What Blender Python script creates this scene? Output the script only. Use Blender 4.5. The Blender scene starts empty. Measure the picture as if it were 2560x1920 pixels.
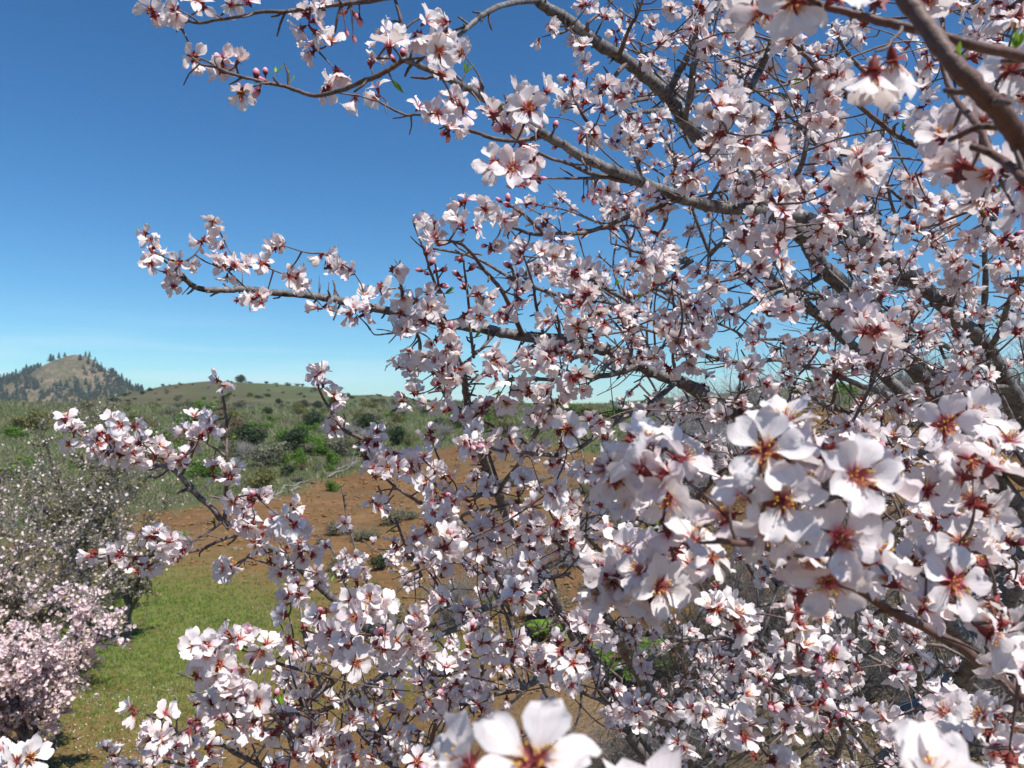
import bpy, math, random
import numpy as np
from mathutils import Matrix, Vector, Euler

R = math.radians
rng = np.random.default_rng(11)
random.seed(5)
scene = bpy.context.scene
COL = scene.collection

# ------------------------------------------------------------------ camera
CZ = 3.4                                   # eye height above the field
PITCH = math.atan((1056 - 960) / 1991.0)   # horizon slightly below the middle
FPX = 1991.0                               # focal length in photo pixels (2560 wide)
CAM = np.array([0.0, 0.0, CZ])
FWD = np.array([0, math.cos(PITCH), math.sin(PITCH)])
UP = np.array([0, -math.sin(PITCH), math.cos(PITCH)])
RIGHT = np.array([1.0, 0, 0])

cd = bpy.data.cameras.new('camera')
cam = bpy.data.objects.new('camera', cd)
COL.objects.link(cam)
cam.location = CAM
cam.rotation_euler = (math.pi / 2 + PITCH, 0, 0)
cd.sensor_width = 36
cd.lens = 36 * FPX / 2560
cd.clip_start = 0.02
cd.clip_end = 20000
cd.dof.use_dof = True
cd.dof.focus_distance = 1.05
cd.dof.aperture_fstop = 15
scene.camera = cam

# ------------------------------------------------------------------ sky, sun, exposure
SUN_EL, SUN_AZ = R(59), R(134)             # azimuth clockwise from +Y (the view direction)
world = bpy.data.worlds.new('World')
scene.world = world
world.use_nodes = True
wn, wl = world.node_tree.nodes, world.node_tree.links
wn.clear()
w_out = wn.new('ShaderNodeOutputWorld')
w_bg = wn.new('ShaderNodeBackground')
w_sky = wn.new('ShaderNodeTexSky')
w_sky.sky_type = 'NISHITA'
w_sky.sun_disc = False
w_sky.sun_elevation = SUN_EL
w_sky.sun_rotation = SUN_AZ
w_sky.altitude = 900
w_sky.air_density = 1.0
w_sky.dust_density = 0.3
w_sky.ozone_density = 1.6
w_hsv = wn.new('ShaderNodeHueSaturation')
w_hsv.inputs['Saturation'].default_value = 1.25
w_gam = wn.new('ShaderNodeGamma')
w_gam.inputs['Gamma'].default_value = 1.13
# thin cirrus low over the hills
w_tc = wn.new('ShaderNodeTexCoord')
w_map = wn.new('ShaderNodeMapping')
w_map.inputs['Scale'].default_value = (2.2, 2.2, 26)
w_map.inputs['Rotation'].default_value = (0, R(3.5), 0)
w_noi = wn.new('ShaderNodeTexNoise')
w_noi.inputs['Scale'].default_value = 1.6
w_noi.inputs['Detail'].default_value = 5
w_ramp = wn.new('ShaderNodeValToRGB')
w_ramp.color_ramp.elements[0].position = 0.46
w_ramp.color_ramp.elements[1].position = 0.74
w_sep = wn.new('ShaderNodeSeparateXYZ')
w_alt = wn.new('ShaderNodeMapRange')
w_alt.inputs['From Min'].default_value = 0.13
w_alt.inputs['From Max'].default_value = 0.04
w_mul = wn.new('ShaderNodeMath'); w_mul.operation = 'MULTIPLY'
w_mul2 = wn.new('ShaderNodeMath'); w_mul2.operation = 'MULTIPLY'
w_mul2.inputs[1].default_value = 0.55
w_mix = wn.new('ShaderNodeMix'); w_mix.data_type = 'RGBA'
w_mix.inputs['B'].default_value = (8.6, 9.9, 11.2, 1)
wl.new(w_tc.outputs['Generated'], w_map.inputs['Vector'])
wl.new(w_map.outputs['Vector'], w_noi.inputs['Vector'])
wl.new(w_noi.outputs['Fac'], w_ramp.inputs['Fac'])
wl.new(w_tc.outputs['Generated'], w_sep.inputs['Vector'])
wl.new(w_sep.outputs['Z'], w_alt.inputs['Value'])
wl.new(w_alt.outputs['Result'], w_mul.inputs[0])
wl.new(w_ramp.outputs['Color'], w_mul.inputs[1])
wl.new(w_mul.outputs[0], w_mul2.inputs[0])
wl.new(w_sky.outputs['Color'], w_hsv.inputs['Color'])
wl.new(w_hsv.outputs['Color'], w_gam.inputs['Color'])
w_tint = wn.new('ShaderNodeMix'); w_tint.data_type = 'RGBA'; w_tint.blend_type = 'MULTIPLY'
w_tint.inputs['Factor'].default_value = 1.0
w_tint.inputs['B'].default_value = (0.72, 0.985, 1.03, 1)
wl.new(w_gam.outputs['Color'], w_tint.inputs['A'])
wl.new(w_tint.outputs['Result'], w_mix.inputs['A'])
wl.new(w_mul2.outputs[0], w_mix.inputs['Factor'])
wl.new(w_mix.outputs['Result'], w_bg.inputs['Color'])
w_bg.inputs['Strength'].default_value = 0.0755
wl.new(w_bg.outputs['Background'], w_out.inputs['Surface'])

sd = bpy.data.lights.new('sun', 'SUN')
sd.energy = 4.9
sd.angle = R(0.53)
sd.color = (1.0, 0.955, 0.89)
sun = bpy.data.objects.new('sun', sd)
COL.objects.link(sun)
SUN_DIR = Vector((math.sin(SUN_AZ) * math.cos(SUN_EL), math.cos(SUN_AZ) * math.cos(SUN_EL), math.sin(SUN_EL)))
sun.rotation_euler = SUN_DIR.to_track_quat('Z', 'Y').to_euler()
sun.location = (20, 0, 40)

scene.view_settings.view_transform = 'Standard'
scene.view_settings.look = 'None'
scene.view_settings.exposure = 0.45
scene.view_settings.gamma = 1.0
scene.view_settings.use_curve_mapping = False
scene.cycles.max_bounces = 6
scene.cycles.diffuse_bounces = 3
scene.cycles.glossy_bounces = 2
scene.cycles.transmission_bounces = 4
scene.cycles.caustics_reflective = False
scene.cycles.caustics_refractive = False
scene.cycles.use_denoising = True

# ------------------------------------------------------------------ helpers
def ray(px, py):
    return FWD + (px - 1280) / FPX * RIGHT + (960 - py) / FPX * UP

def at(px, py, d):
    """point seen at photo pixel (px, py), d metres in front of the camera plane"""
    return CAM + d * ray(px, py)

def unit(v):
    v = np.asarray(v, float)
    return v / (np.linalg.norm(v) + 1e-12)

def vnoise(x, y, seed=0):
    """smooth value noise on arrays"""
    xi, yi = np.floor(x).astype(np.int64), np.floor(y).astype(np.int64)
    fx, fy = x - xi, y - yi
    fx, fy = fx * fx * (3 - 2 * fx), fy * fy * (3 - 2 * fy)
    def h(a, b):
        n = (a * 374761393 + b * 668265263 + seed * 2147483647) & 0xffffffff
        n = ((n ^ (n >> 13)) * 1274126177) & 0xffffffff
        return ((n ^ (n >> 16)) & 0xffff) / 65535.0
    return (h(xi, yi) * (1 - fx) + h(xi + 1, yi) * fx) * (1 - fy) + (h(xi, yi + 1) * (1 - fx) + h(xi + 1, yi + 1) * fx) * fy

def fbm(x, y, seed=0, o=4):
    s, a, t = 0, 1.0, 0
    for k in range(o):
        s = s + a * vnoise(x * 2 ** k, y * 2 ** k, seed + k); t += a; a *= .5
    return s / t - .5

class MB:
    """collects triangles / quads in numpy, builds one mesh"""
    def __init__(self):
        self.v, self.f3, self.f4, self.m3, self.m4, self.n = [], [], [], [], [], 0
        self.attr = {}
    def add(self, v, f3=None, f4=None, mat=0, **attrs):
        v = np.asarray(v, np.float32).reshape(-1, 3)
        if f3 is not None and len(f3):
            f3 = np.asarray(f3, np.int64).reshape(-1, 3)
            self.f3.append(f3 + self.n); self.m3.append(np.broadcast_to(np.asarray(mat), (len(f3),)))
        if f4 is not None and len(f4):
            f4 = np.asarray(f4, np.int64).reshape(-1, 4)
            self.f4.append(f4 + self.n); self.m4.append(np.broadcast_to(np.asarray(mat), (len(f4),)))
        self.v.append(v)
        for k in set(attrs) | set(self.attr):
            self.attr.setdefault(k, [])
            have = sum(len(a) for a in self.attr[k])
            if have < self.n: self.attr[k].append(np.zeros(self.n - have, np.float32))
            self.attr[k].append(np.broadcast_to(np.asarray(attrs.get(k, 0.0), np.float32), (len(v),)))
        self.n += len(v)
    def mesh(self, name, mats, smooth=True):
        me = bpy.data.meshes.new(name)
        v = np.concatenate(self.v) if self.v else np.zeros((0, 3), np.float32)
        f3 = np.concatenate(self.f3) if self.f3 else np.zeros((0, 3), np.int64)
        f4 = np.concatenate(self.f4) if self.f4 else np.zeros((0, 4), np.int64)
        me.vertices.add(len(v)); me.vertices.foreach_set('co', v.ravel())
        nl = f3.size + f4.size
        me.loops.add(nl)
        me.loops.foreach_set('vertex_index', np.concatenate([f3.ravel(), f4.ravel()]).astype(np.int32))
        np_ = len(f3) + len(f4)
        me.polygons.add(np_)
        tot = np.concatenate([np.full(len(f3), 3), np.full(len(f4), 4)]).astype(np.int32)
        me.polygons.foreach_set('loop_start', (np.cumsum(tot) - tot).astype(np.int32))
        mi = np.concatenate(([np.concatenate(self.m3)] if self.m3 else []) + ([np.concatenate(self.m4)] if self.m4 else [])) if np_ else np.zeros(0)
        for m in mats: me.materials.append(m)
        me.polygons.foreach_set('material_index', mi.astype(np.int32))
        me.polygons.foreach_set('use_smooth', np.full(np_, smooth))
        for k, a in self.attr.items():
            at_ = me.attributes.new(k, 'FLOAT', 'POINT')
            arr = np.concatenate(a)
            if len(arr) < len(v): arr = np.concatenate([arr, np.zeros(len(v) - len(arr))])
            at_.data.foreach_set('value', arr.astype(np.float32))
        me.update(calc_edges=True)
        return me

def obj(name, data, parent=None, mat4=None, **props):
    o = bpy.data.objects.new(name, data)
    COL.objects.link(o)
    if parent is not None: o.parent = parent
    if mat4 is not None: o.matrix_basis = mat4
    for k, v in props.items(): o[k] = v
    return o

def thing(name, loc, label, cat, group=None):
    o = obj(name, None, mat4=Matrix.Translation(Vector(loc)), label=label, category=cat)
    o.empty_display_size = .1
    if group: o['group'] = group
    return o

def catmull(p, n):
    """resample a polyline (k, c) smoothly with n points per span"""
    p = np.asarray(p, float)
    if len(p) < 3:
        t = np.linspace(0, 1, n * (len(p) - 1) + 1)[:, None]
        return p[0] * (1 - t) + p[-1] * t
    q = np.vstack([2 * p[0] - p[1], p, 2 * p[-1] - p[-2]])
    out = []
    for i in range(1, len(q) - 2):
        t = np.linspace(0, 1, n, endpoint=False)[:, None]
        a, b, c, d = q[i - 1], q[i], q[i + 1], q[i + 2]
        out.append(.5 * (2 * b + (c - a) * t + (2 * a - 5 * b + 4 * c - d) * t ** 2 + (3 * b - a - 3 * c + d) * t ** 3))
    out.append(q[-2][None])
    return np.vstack(out)

def tube(mb, pts, rad, sides=6, cap=True, mat=0, rough=0.0, **attrs):
    pts = np.asarray(pts, float); n = len(pts)
    rad = np.broadcast_to(np.asarray(rad, float), (n,))
    tan = np.gradient(pts, axis=0)
    tan /= np.linalg.norm(tan, axis=1)[:, None] + 1e-12
    a = np.array([0, 0, 1.0]) if abs(tan[0][2]) < .8 else np.array([1.0, 0, 0])
    nrm = np.zeros_like(pts); nrm[0] = unit(np.cross(tan[0], a))
    for i in range(1, n):
        v = nrm[i - 1] - tan[i] * np.dot(nrm[i - 1], tan[i])
        nrm[i] = unit(v)
    bi = np.cross(tan, nrm)
    th = np.arange(sides) / sides * 2 * math.pi
    ring = np.cos(th)[None, :, None] * nrm[:, None] + np.sin(th)[None, :, None] * bi[:, None]
    rr = rad[:, None, None] * (1 + rough * rng.normal(size=(n, sides, 1))) if rough else rad[:, None, None]
    v = (pts[:, None] + ring * rr).reshape(-1, 3)
    i = np.arange(n - 1)[:, None] * sides; j = np.arange(sides)[None]; k = (j + 1) % sides
    f4 = np.stack([i + j, i + k, i + sides + k, i + sides + j], -1).reshape(-1, 4)
    L = np.concatenate([[0], np.cumsum(np.linalg.norm(np.diff(pts, axis=0), axis=1))])
    f3 = []
    if cap:
        v = np.vstack([v, pts[-1] + tan[-1] * rad[-1] * .8])
        e = (n - 1) * sides; c = n * sides
        f3 = [(e + q, e + (q + 1) % sides, c) for q in range(sides)]
    along = np.repeat(L, sides)
    if cap: along = np.append(along, L[-1])
    mb.add(v, f3, f4, mat, along=along, **attrs)

def segs(mb, p0, p1, r0, r1, mat=0, **attrs):
    """many three-sided tapered twigs at once"""
    p0, p1 = np.asarray(p0, float), np.asarray(p1, float)
    n = len(p0)
    if n == 0: return
    d = p1 - p0; d /= np.linalg.norm(d, axis=1)[:, None] + 1e-9
    a = np.where(np.abs(d[:, 2:3]) < .8, np.array([[0, 0, 1.]]), np.array([[1., 0, 0]]))
    u = np.cross(d, a); u /= np.linalg.norm(u, axis=1)[:, None] + 1e-9
    w = np.cross(d, u)
    th = np.array([0, 2.094, 4.189])
    ring = np.cos(th)[None, :, None] * u[:, None] + np.sin(th)[None, :, None] * w[:, None]
    v = np.concatenate([p0[:, None] + ring * np.asarray(r0).reshape(-1, 1, 1), p1[:, None] + ring * np.asarray(r1).reshape(-1, 1, 1)], 1)
    f = np.array([[0, 1, 4, 3], [1, 2, 5, 4], [2, 0, 3, 5]])
    f4 = (np.arange(n)[:, None, None] * 6 + f[None]).reshape(-1, 4)
    mb.add(v.reshape(-1, 3), None, f4, mat, **attrs)

def randdir(n):
    v = rng.normal(size=(n, 3)); return v / np.linalg.norm(v, axis=1)[:, None]

def frames(zdir, spin=None):
    """n x 3 x 3 rotation matrices whose z axis is zdir"""
    z = np.asarray(zdir, float); z = z / (np.linalg.norm(z, axis=1)[:, None] + 1e-9)
    a = np.where(np.abs(z[:, 2:3]) < .9, np.array([[0, 0, 1.]]), np.array([[1., 0, 0]]))
    x = np.cross(a, z); x /= np.linalg.norm(x, axis=1)[:, None]
    y = np.cross(z, x)
    s = rng.uniform(0, 2 * math.pi, len(z)) if spin is None else spin
    c, q = np.cos(s)[:, None], np.sin(s)[:, None]
    return np.stack([x * c + y * q, -x * q + y * c, z], -1)

def instance(mb, tmpl, pos, rot, scale, **attrs):
    """bake copies of a template (dict v,f3,m3,attr) into mb"""
    n = len(pos)
    if n == 0: return
    V = np.einsum('nij,vj->nvi', rot * np.asarray(scale).reshape(-1, 1, 1), tmpl['v']) + np.asarray(pos)[:, None]
    k = len(tmpl['v'])
    f = (np.arange(n)[:, None, None] * k + tmpl['f3'][None]).reshape(-1, 3)
    at_ = {q: np.tile(a, n) for q, a in tmpl['attr'].items()}
    for q, a in attrs.items(): at_[q] = np.repeat(np.broadcast_to(a, (n,)), k)
    mb.add(V.reshape(-1, 3), f, None, np.tile(tmpl['m3'], n), **at_)

def template(mb):
    v = np.concatenate(mb.v)
    f3 = [np.concatenate(mb.f3)] if mb.f3 else []; m3 = [np.concatenate(mb.m3)] if mb.m3 else []
    if mb.f4:
        q = np.concatenate(mb.f4); m = np.concatenate(mb.m4)
        f3 += [q[:, [0, 1, 2]], q[:, [0, 2, 3]]]; m3 += [m, m]
    at_ = {}
    for k, a in mb.attr.items():
        a = np.concatenate(a); at_[k] = np.concatenate([a, np.zeros(len(v) - len(a))])
    return dict(v=v, f3=np.concatenate(f3), m3=np.concatenate(m3), attr=at_)

# ------------------------------------------------------------------ materials
class NT:
    def __init__(self, name, rough=0.8, spec=0.2):
        self.m = bpy.data.materials.new(name); self.m.use_nodes = True
        self.n, self.l = self.m.node_tree.nodes, self.m.node_tree.links
        self.b = self.n['Principled BSDF']; self.out = self.n['Material Output']
        self.b.inputs['Roughness'].default_value = rough
        self.b.inputs['Specular IOR Level'].default_value = spec
    def node(self, t, **kw):
        n = self.n.new(t)
        for k, v in kw.items():
            if k in n.inputs: n.inputs[k].default_value = v
            else: setattr(n, k, v)
        return n
    def attr(self, name):
        return self.node('ShaderNodeAttribute', attribute_name=name).outputs['Fac']
    def noise(self, scale, detail=4, rough=.55, vec=None):
        n = self.node('ShaderNodeTexNoise', Scale=scale, Detail=detail, Roughness=rough)
        if vec is not None: self.l.new(vec, n.inputs['Vector'])
        return n.outputs['Fac']
    def ramp(self, fac, stops):
        r = self.node('ShaderNodeValToRGB'); cr = r.color_ramp
        while len(cr.elements) < len(stops): cr.elements.new(.5)
        for e, (p, c) in zip(cr.elements, stops): e.position = p; e.color = (*c, 1)
        self.l.new(fac, r.inputs['Fac']); return r.outputs['Color']
    def mix(self, fac, a, b, mode='MIX'):
        m = self.node('ShaderNodeMix', data_type='RGBA', blend_type=mode)
        for k, v in (('Factor', fac), ('A', a), ('B', b)):
            if isinstance(v, (int, float)): m.inputs[k].default_value = v
            elif isinstance(v, tuple): m.inputs[k].default_value = (*v, 1)
            else: self.l.new(v, m.inputs[k])
        return m.outputs['Result']
    def math(self, op, a, b=0.0, clamp=False):
        m = self.node('ShaderNodeMath', operation=op, use_clamp=clamp)
        for i, v in enumerate((a, b)):
            if isinstance(v, (int, float)): m.inputs[i].default_value = v
            else: self.l.new(v, m.inputs[i])
        return m.outputs[0]
    def color(self, c):
        if isinstance(c, tuple): self.b.inputs['Base Color'].default_value = (*c, 1)
        else: self.l.new(c, self.b.inputs['Base Color'])
    def bump(self, h, strength, dist):
        b = self.node('ShaderNodeBump', Strength=strength, Distance=dist)
        self.l.new(h, b.inputs['Height']); self.l.new(b.outputs['Normal'], self.b.inputs['Normal'])
    def translucent(self, color, fac):
        t = self.node('ShaderNodeBsdfTranslucent')
        if isinstance(color, tuple): t.inputs['Color'].default_value = (*color, 1)
        else: self.l.new(color, t.inputs['Color'])
        m = self.node('ShaderNodeMixShader'); m.inputs[0].default_value = fac
        self.l.new(self.b.outputs[0], m.inputs[1]); self.l.new(t.outputs[0], m.inputs[2])
        self.l.new(m.outputs[0], self.out.inputs['Surface'])

M = {}
def mat_petal(name, white, pink, base, streak=True):
    k = NT(name, .55, .25)
    t = k.attr('t')
    tint = k.attr('tint')
    body = k.mix(tint, white, pink)
    base = k.mix(k.attr('age'), (.80, .62, .34), base)
    mid = k.mix(k.attr('age'), (.97, .90, .80), (.90, .52, .56))
    f0 = k.ramp(t, [(.06, (0, 0, 0)), (.17, (1, 1, 1))]); f1 = k.ramp(t, [(.15, (0, 0, 0)), (.33, (1, 1, 1))])
    edge = k.mix(f1, k.mix(f0, base, mid), (1, .99, .99))
    c = k.mix(1.0, body, edge, 'MULTIPLY')
    if streak:
        cx = k.node('ShaderNodeCombineXYZ'); s = k.attr('s')
        k.l.new(k.math('MULTIPLY', s, 7.0), cx.inputs[0]); k.l.new(t, cx.inputs[1]); k.l.new(k.math('MULTIPLY', tint, 40), cx.inputs[2])
        n = k.noise(1.6, 3, .6, cx.outputs[0])
        c = k.mix(1.0, c, k.ramp(n, [(.28, (.84, .79, .81)), (.45, (.95, .93, .94)), (.62, (1, 1, 1))]), 'MULTIPLY')
        k.bump(n, .6, .0008)
        nick = k.noise(420, 2, .5)
        sp = k.math('MULTIPLY', k.ramp(nick, [(.70, (0, 0, 0)), (.74, (1, 1, 1))]), k.math('MULTIPLY', t, .55))
        c = k.mix(sp, c, (.42, .26, .16))
    k.color(c); k.translucent(c, .36)
    return k.m
M['petal'] = mat_petal('almond_petal', (.925, .885, .875), (.91, .77, .785), (.72, .11, .16))
M['pink_petal'] = mat_petal('pink_almond_petal', (.92, .80, .79), (.90, .66, .67), (.66, .26, .30), False)

k = NT('calyx_red', .6, .3); n = k.noise(400, 2)
c = k.ramp(n, [(.3, (.19, .025, .030)), (.55, (.28, .050, .048)), (.75, (.18, .115, .04))]); k.color(c); k.translucent(c, .2); M['calyx'] = k.m
k = NT('filament', .6, .2); k.color((.72, .22, .25)); k.translucent((.8, .35, .35), .35); M['filament'] = k.m
k = NT('anther', .7, .2); k.color((.75, .46, .05)); M['anther'] = k.m
k = NT('bud_pink', .5, .3); t = k.attr('t'); c = k.ramp(t, [(0, (.13, .02, .02)), (.33, (.20, .04, .04)), (.42, (.62, .16, .24)), (.75, (.80, .42, .50)), (1, (.85, .6, .64))]); k.color(c); k.translucent(c, .2); M['bud'] = k.m
k = NT('young_leaf', .45, .4); c = k.ramp(k.noise(60, 2), [(.3, (.11, .24, .02)), (.7, (.26, .40, .05))]); k.color(c); k.translucent((.35, .55, .06), .4); M['leaf'] = k.m

def mat_bark(name, dark, light, young):
    k = NT(name, .60, .35)
    tc = k.node('ShaderNodeTexCoord').outputs['Object']
    n1 = k.noise(38, 6, .65, tc); n2 = k.noise(240, 4, .6, tc)
    al = k.attr('along')
    cx = k.node('ShaderNodeCombineXYZ'); k.l.new(k.math('MULTIPLY', al, 210), cx.inputs[0]); k.l.new(k.math('MULTIPLY', n1, 5.0), cx.inputs[1])
    ring = k.noise(1.0, 2, .5, cx.outputs[0])
    c = k.ramp(n1, [(.32, dark), (.5, tuple((a + b) / 2 for a, b in zip(dark, light))), (.68, light)])
    c = k.mix(1.0, c, k.ramp(ring, [(.36, (.5, .48, .46)), (.48, (1, 1, 1)), (.66, (1, 1, 1)), (.74, (1.15, 1.13, 1.1))]), 'MULTIPLY')
    c = k.mix(.45, c, k.ramp(n2, [(.35, (.45, .42, .40)), (.6, (1.1, 1.1, 1.1))]), 'MULTIPLY')
    lich = k.ramp(k.noise(75, 5, .7, tc), [(.60, (0, 0, 0)), (.66, (1, 1, 1))])
    c = k.mix(k.math('MULTIPLY', lich, .5), c, (.34, .35, .29))
    crack = k.noise(130, 3, .7, tc)
    c = k.mix(1.0, c, k.ramp(crack, [(.36, (.30, .27, .25)), (.43, (1, 1, 1))]), 'MULTIPLY')
    yc = k.mix(k.math('MULTIPLY', n1, 1.0), young, tuple(x * 2.2 for x in young))
    c = k.mix(k.attr('young'), c, yc)
    k.color(c)
    h = k.math('ADD', k.math('MULTIPLY', n2, .6), k.math('MULTIPLY', ring, .8))
    k.bump(h, .55, .002)
    return k.m
M['bark'] = mat_bark('almond_bark', (.075, .068, .066), (.27, .255, .25), (.075, .037, .029))
M['bark_dark'] = mat_bark('dark_bark', (.03, .027, .025), (.11, .10, .095), (.05, .03, .022))
M['twig_grey'] = mat_bark('bare_grey_twigs', (.20, .19, .185), (.42, .40, .39), (.2, .15, .11))

def mat_leafy(name, a, b, tr=.3, scale=3.0):
    k = NT(name, .6, .25)
    n = k.attr('shade')
    c = k.ramp(n, [(0, a), (1, b)])
    k.color(c); k.translucent(c, tr); return k.m
M['green'] = mat_leafy('bright_shrub_leaves', (.06, .135, .018), (.18, .31, .045))
M['olive'] = mat_leafy('olive_shrub_leaves', (.10, .105, .035), (.25, .235, .085))
M['spring'] = mat_leafy('spring_leaves', (.20, .185, .09), (.40, .365, .20), .4)
M['meadow'] = mat_leafy('green_scrub_growth', (.085, .115, .035), (.21, .25, .085), .35)
M['dark'] = mat_leafy('dark_shrub_leaves', (.028, .050, .022), (.075, .105, .045))
M['greygreen'] = mat_leafy('grey_green_scrub', (.11, .115, .07), (.27, .265, .18))
M['pine'] = mat_leafy('pine_needles', (.024, .045, .028), (.062, .098, .055), .1)
M['russet'] = mat_leafy('russet_scrub', (.13, .085, .05), (.27, .19, .12))
M['straw'] = mat_leafy('dry_grass', (.17, .15, .085), (.36, .33, .22), .3)
M['lawn'] = mat_leafy('short_grass', (.10, .17, .03), (.18, .29, .05), .35)
M['fern'] = mat_leafy('fern_fronds', (.06, .14, .015), (.20, .34, .04), .35)

# ------------------------------------------------------------------ terrain
RS = np.array([.5, 2.5, 4, 6, 8, 12, 17, 22, 28, 36, 45, 60, 80, 110, 160, 250, 450, 700, 1000, 2000, 6000])
ZL = [-1.65, -1.75, -2.8, -3.3, -3.4, -3.4, -3.4, -3.4, -3.3, -3.1, -2.7, -2.1, -1.2, .3, 2.3, 5.2]
ZM = [-1.65, -1.72, -2.2, -2.6, -2.75, -2.75, -2.6, -2.4, -2.05, -1.6, -1.0, .3, 1.0, 1.6, 2.8, 5.5]
ZR = [-1.65, -1.70, -1.75, -1.7, -1.6, -1.2, -.7, -.3, .25, .8, 1.2, 1.7, 2.2, 3.0, 4.5, 7.0]
CX = [-900, 0, 150, 300, 410, 520, 700, 800, 880, 935, 1010, 1100, 1500, 1700, 1900, 2100, 2560, 3600]
CY = [1042, 1036, 1026, 1002, 979, 968, 972, 979, 996, 995, 1001, 1010, 1015, 1000, 985, 975, 995, 1010]
LR = np.log(RS)
def terrain(x, y):
    x, y = np.asarray(x, float), np.asarray(y, float)
    r = np.maximum(np.hypot(x, y), .5)
    az = np.clip(np.arctan2(x, y), -R(62), R(62))
    px = 1280 + FPX * np.tan(az)
    lr = np.log(r)
    crest = np.interp(px, CX, (1056 - np.array(CY)) / FPX * 450 / np.cos(0.3))
    def prof(z):
        near = np.interp(lr, LR[:16], z)
        t = np.clip((lr - LR[15]) / (LR[16] - LR[15]), 0, 1); t = t * t * (3 - 2 * t)
        a = z[15] + (crest - z[15]) * t
        far = np.interp(lr, LR[16:], [1, .45, .1, -.2, -.6])
        return np.where(r < RS[15], near, np.where(r < RS[16], a, crest * far))
    l, m, rr = prof(ZL), prof(ZM), prof(ZR)
    wm = np.clip((px - 850) / (1500 - 850), 0, 1); wm = wm * wm * (3 - 2 * wm)
    wr = np.clip((px - 1500) / (2050 - 1500), 0, 1); wr = wr * wr * (3 - 2 * wr)
    z = (l * (1 - wm) + m * wm) * (1 - wr) + rr * wr
    amp = np.clip(r / 60, 0.06, 1.6)
    z = z + amp * .55 * fbm(x / (3 + amp * 9), y / (3 + amp * 9), 3) + .05 * fbm(x * 1.3, y * 1.3, 9)
    return z + CZ

def ground_at(px, py, rmin=3.0):
    """where the pixel's ray meets the terrain"""
    d = ray(px, py); h = math.hypot(d[0], d[1])
    rr = np.exp(np.linspace(math.log(rmin), math.log(900), 700))
    x, y = d[0] / h * rr, d[1] / h * rr
    zr = CZ + d[2] / h * rr
    hit = np.nonzero(terrain(x, y) >= zr)[0]
    i = hit[0] if len(hit) else int(np.argmin(zr - terrain(x, y)))
    return np.array([x[i], y[i], terrain(x[i], y[i])])

def px_at(px, r):
    """ground point in the photo's column px at r metres"""
    a = math.atan((px - 1280) / FPX)
    x, y = r * math.sin(a), r * math.cos(a)
    return np.array([x, y, float(terrain(x, y))])

def zones(x, y):
    r = np.hypot(x, y); az = np.clip(np.arctan2(x, y), -R(62), R(62)); px = 1280 + FPX * np.tan(az)
    n1 = fbm(x / 5, y / 5, 21); n2 = fbm(x / 1.4, y / 1.4, 33)
    edge = np.interp(px, [-600, 0, 300, 640, 880, 1000, 1160, 1300, 1500, 1700, 2000, 2560, 3200],
                     [24, 26, 30, 35, 44, 50, 54, 46, 38, 32, 34, 36, 36])
    soil = 1 / (1 + np.exp(-(edge - r + 7 * n1 + 4 * n2) / (edge * .018)))
    # green turf on the near left of the field
    g = np.exp(-(((px - 360) / 420) ** 2) - ((r - 15.0) / 5.2) ** 2) * 1.35
    g = np.maximum(g, .75 * np.exp(-(((px - 560) / 200) ** 2) - ((r - 12.3) / 1.9) ** 2))
    g = np.maximum(g, .38 * np.exp(-(((px - 250) / 260) ** 2) - ((r - 9.3) / 1.5) ** 2))
    g = np.maximum(g, .55 * np.exp(-(((px - 1080) / 130) ** 2) - ((r - 11.5) / 2.0) ** 2))
    green = np.clip(g + .75 * n1 + .5 * n2 - .12, 0, 1) * (g > .03)
    lit = np.clip((px - 1150) / 400, 0, 1) * np.clip((11 - r) / 4, 0, 1)
    return soil, green, lit

mb = MB()
az = np.concatenate([np.linspace(-math.pi, -R(46), 40, endpoint=False), np.linspace(-R(46), R(46), 460, endpoint=False), np.linspace(R(46), math.pi, 40, endpoint=False)])
rr = np.exp(np.linspace(math.log(.6), math.log(6000), 230))
A, RR = np.meshgrid(az, rr)
X, Y = RR * np.sin(A), RR * np.cos(A)
Z = terrain(X, Y)
so, gr, lt = zones(X.ravel(), Y.ravel())
na, nr = len(az), len(rr)
i = np.arange(nr - 1)[:, None] * na; j = np.arange(na)[None]; kk = (j + 1) % na
f4 = np.stack([i + j, i + na + j, i + na + kk, i + kk], -1).reshape(-1, 4)
v = np.stack([X, Y, Z], -1).reshape(-1, 3)
v = np.vstack([v, [0, 0, CZ - 1.65]])
cap = [(q, (q + 1) % na, na * nr) for q in range(na)]
mb.add(v, cap, f4, 0, soil=np.append(so, 1), green=np.append(gr, 0), litter=np.append(lt, 1))
k = NT('field_ground', .95, .1)
pos = k.node('ShaderNodeNewGeometry').outputs['Position']
nA, nB, nC, nD = k.noise(.35, 5, .6, pos), k.noise(3.2, 5, .65, pos), k.noise(.045, 6, .62, pos), k.noise(26, 4, .6, pos)
soil = k.ramp(nA, [(.3, (.142, .079, .035)), (.5, (.188, .105, .047)), (.7, (.236, .143, .068))])
soil = k.mix(1.0, soil, k.ramp(nB, [(.3, (.74, .72, .70)), (.55, (1, 1, 1)), (.75, (1.12, 1.1, 1.05))]), 'MULTIPLY')
soil = k.mix(k.ramp(k.noise(.16, 5, .7, pos), [(.50, (0, 0, 0)), (.66, (.75, .75, .75))]), soil, (.155, .115, .062))
soil = k.mix(1.0, soil, k.ramp(nD, [(.33, (.6, .58, .56)), (.5, (1, 1, 1))]), 'MULTIPLY')
turf = k.ramp(nB, [(.3, (.11, .135, .040)), (.5, (.125, .205, .050)), (.7, (.145, .27, .060))])
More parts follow.
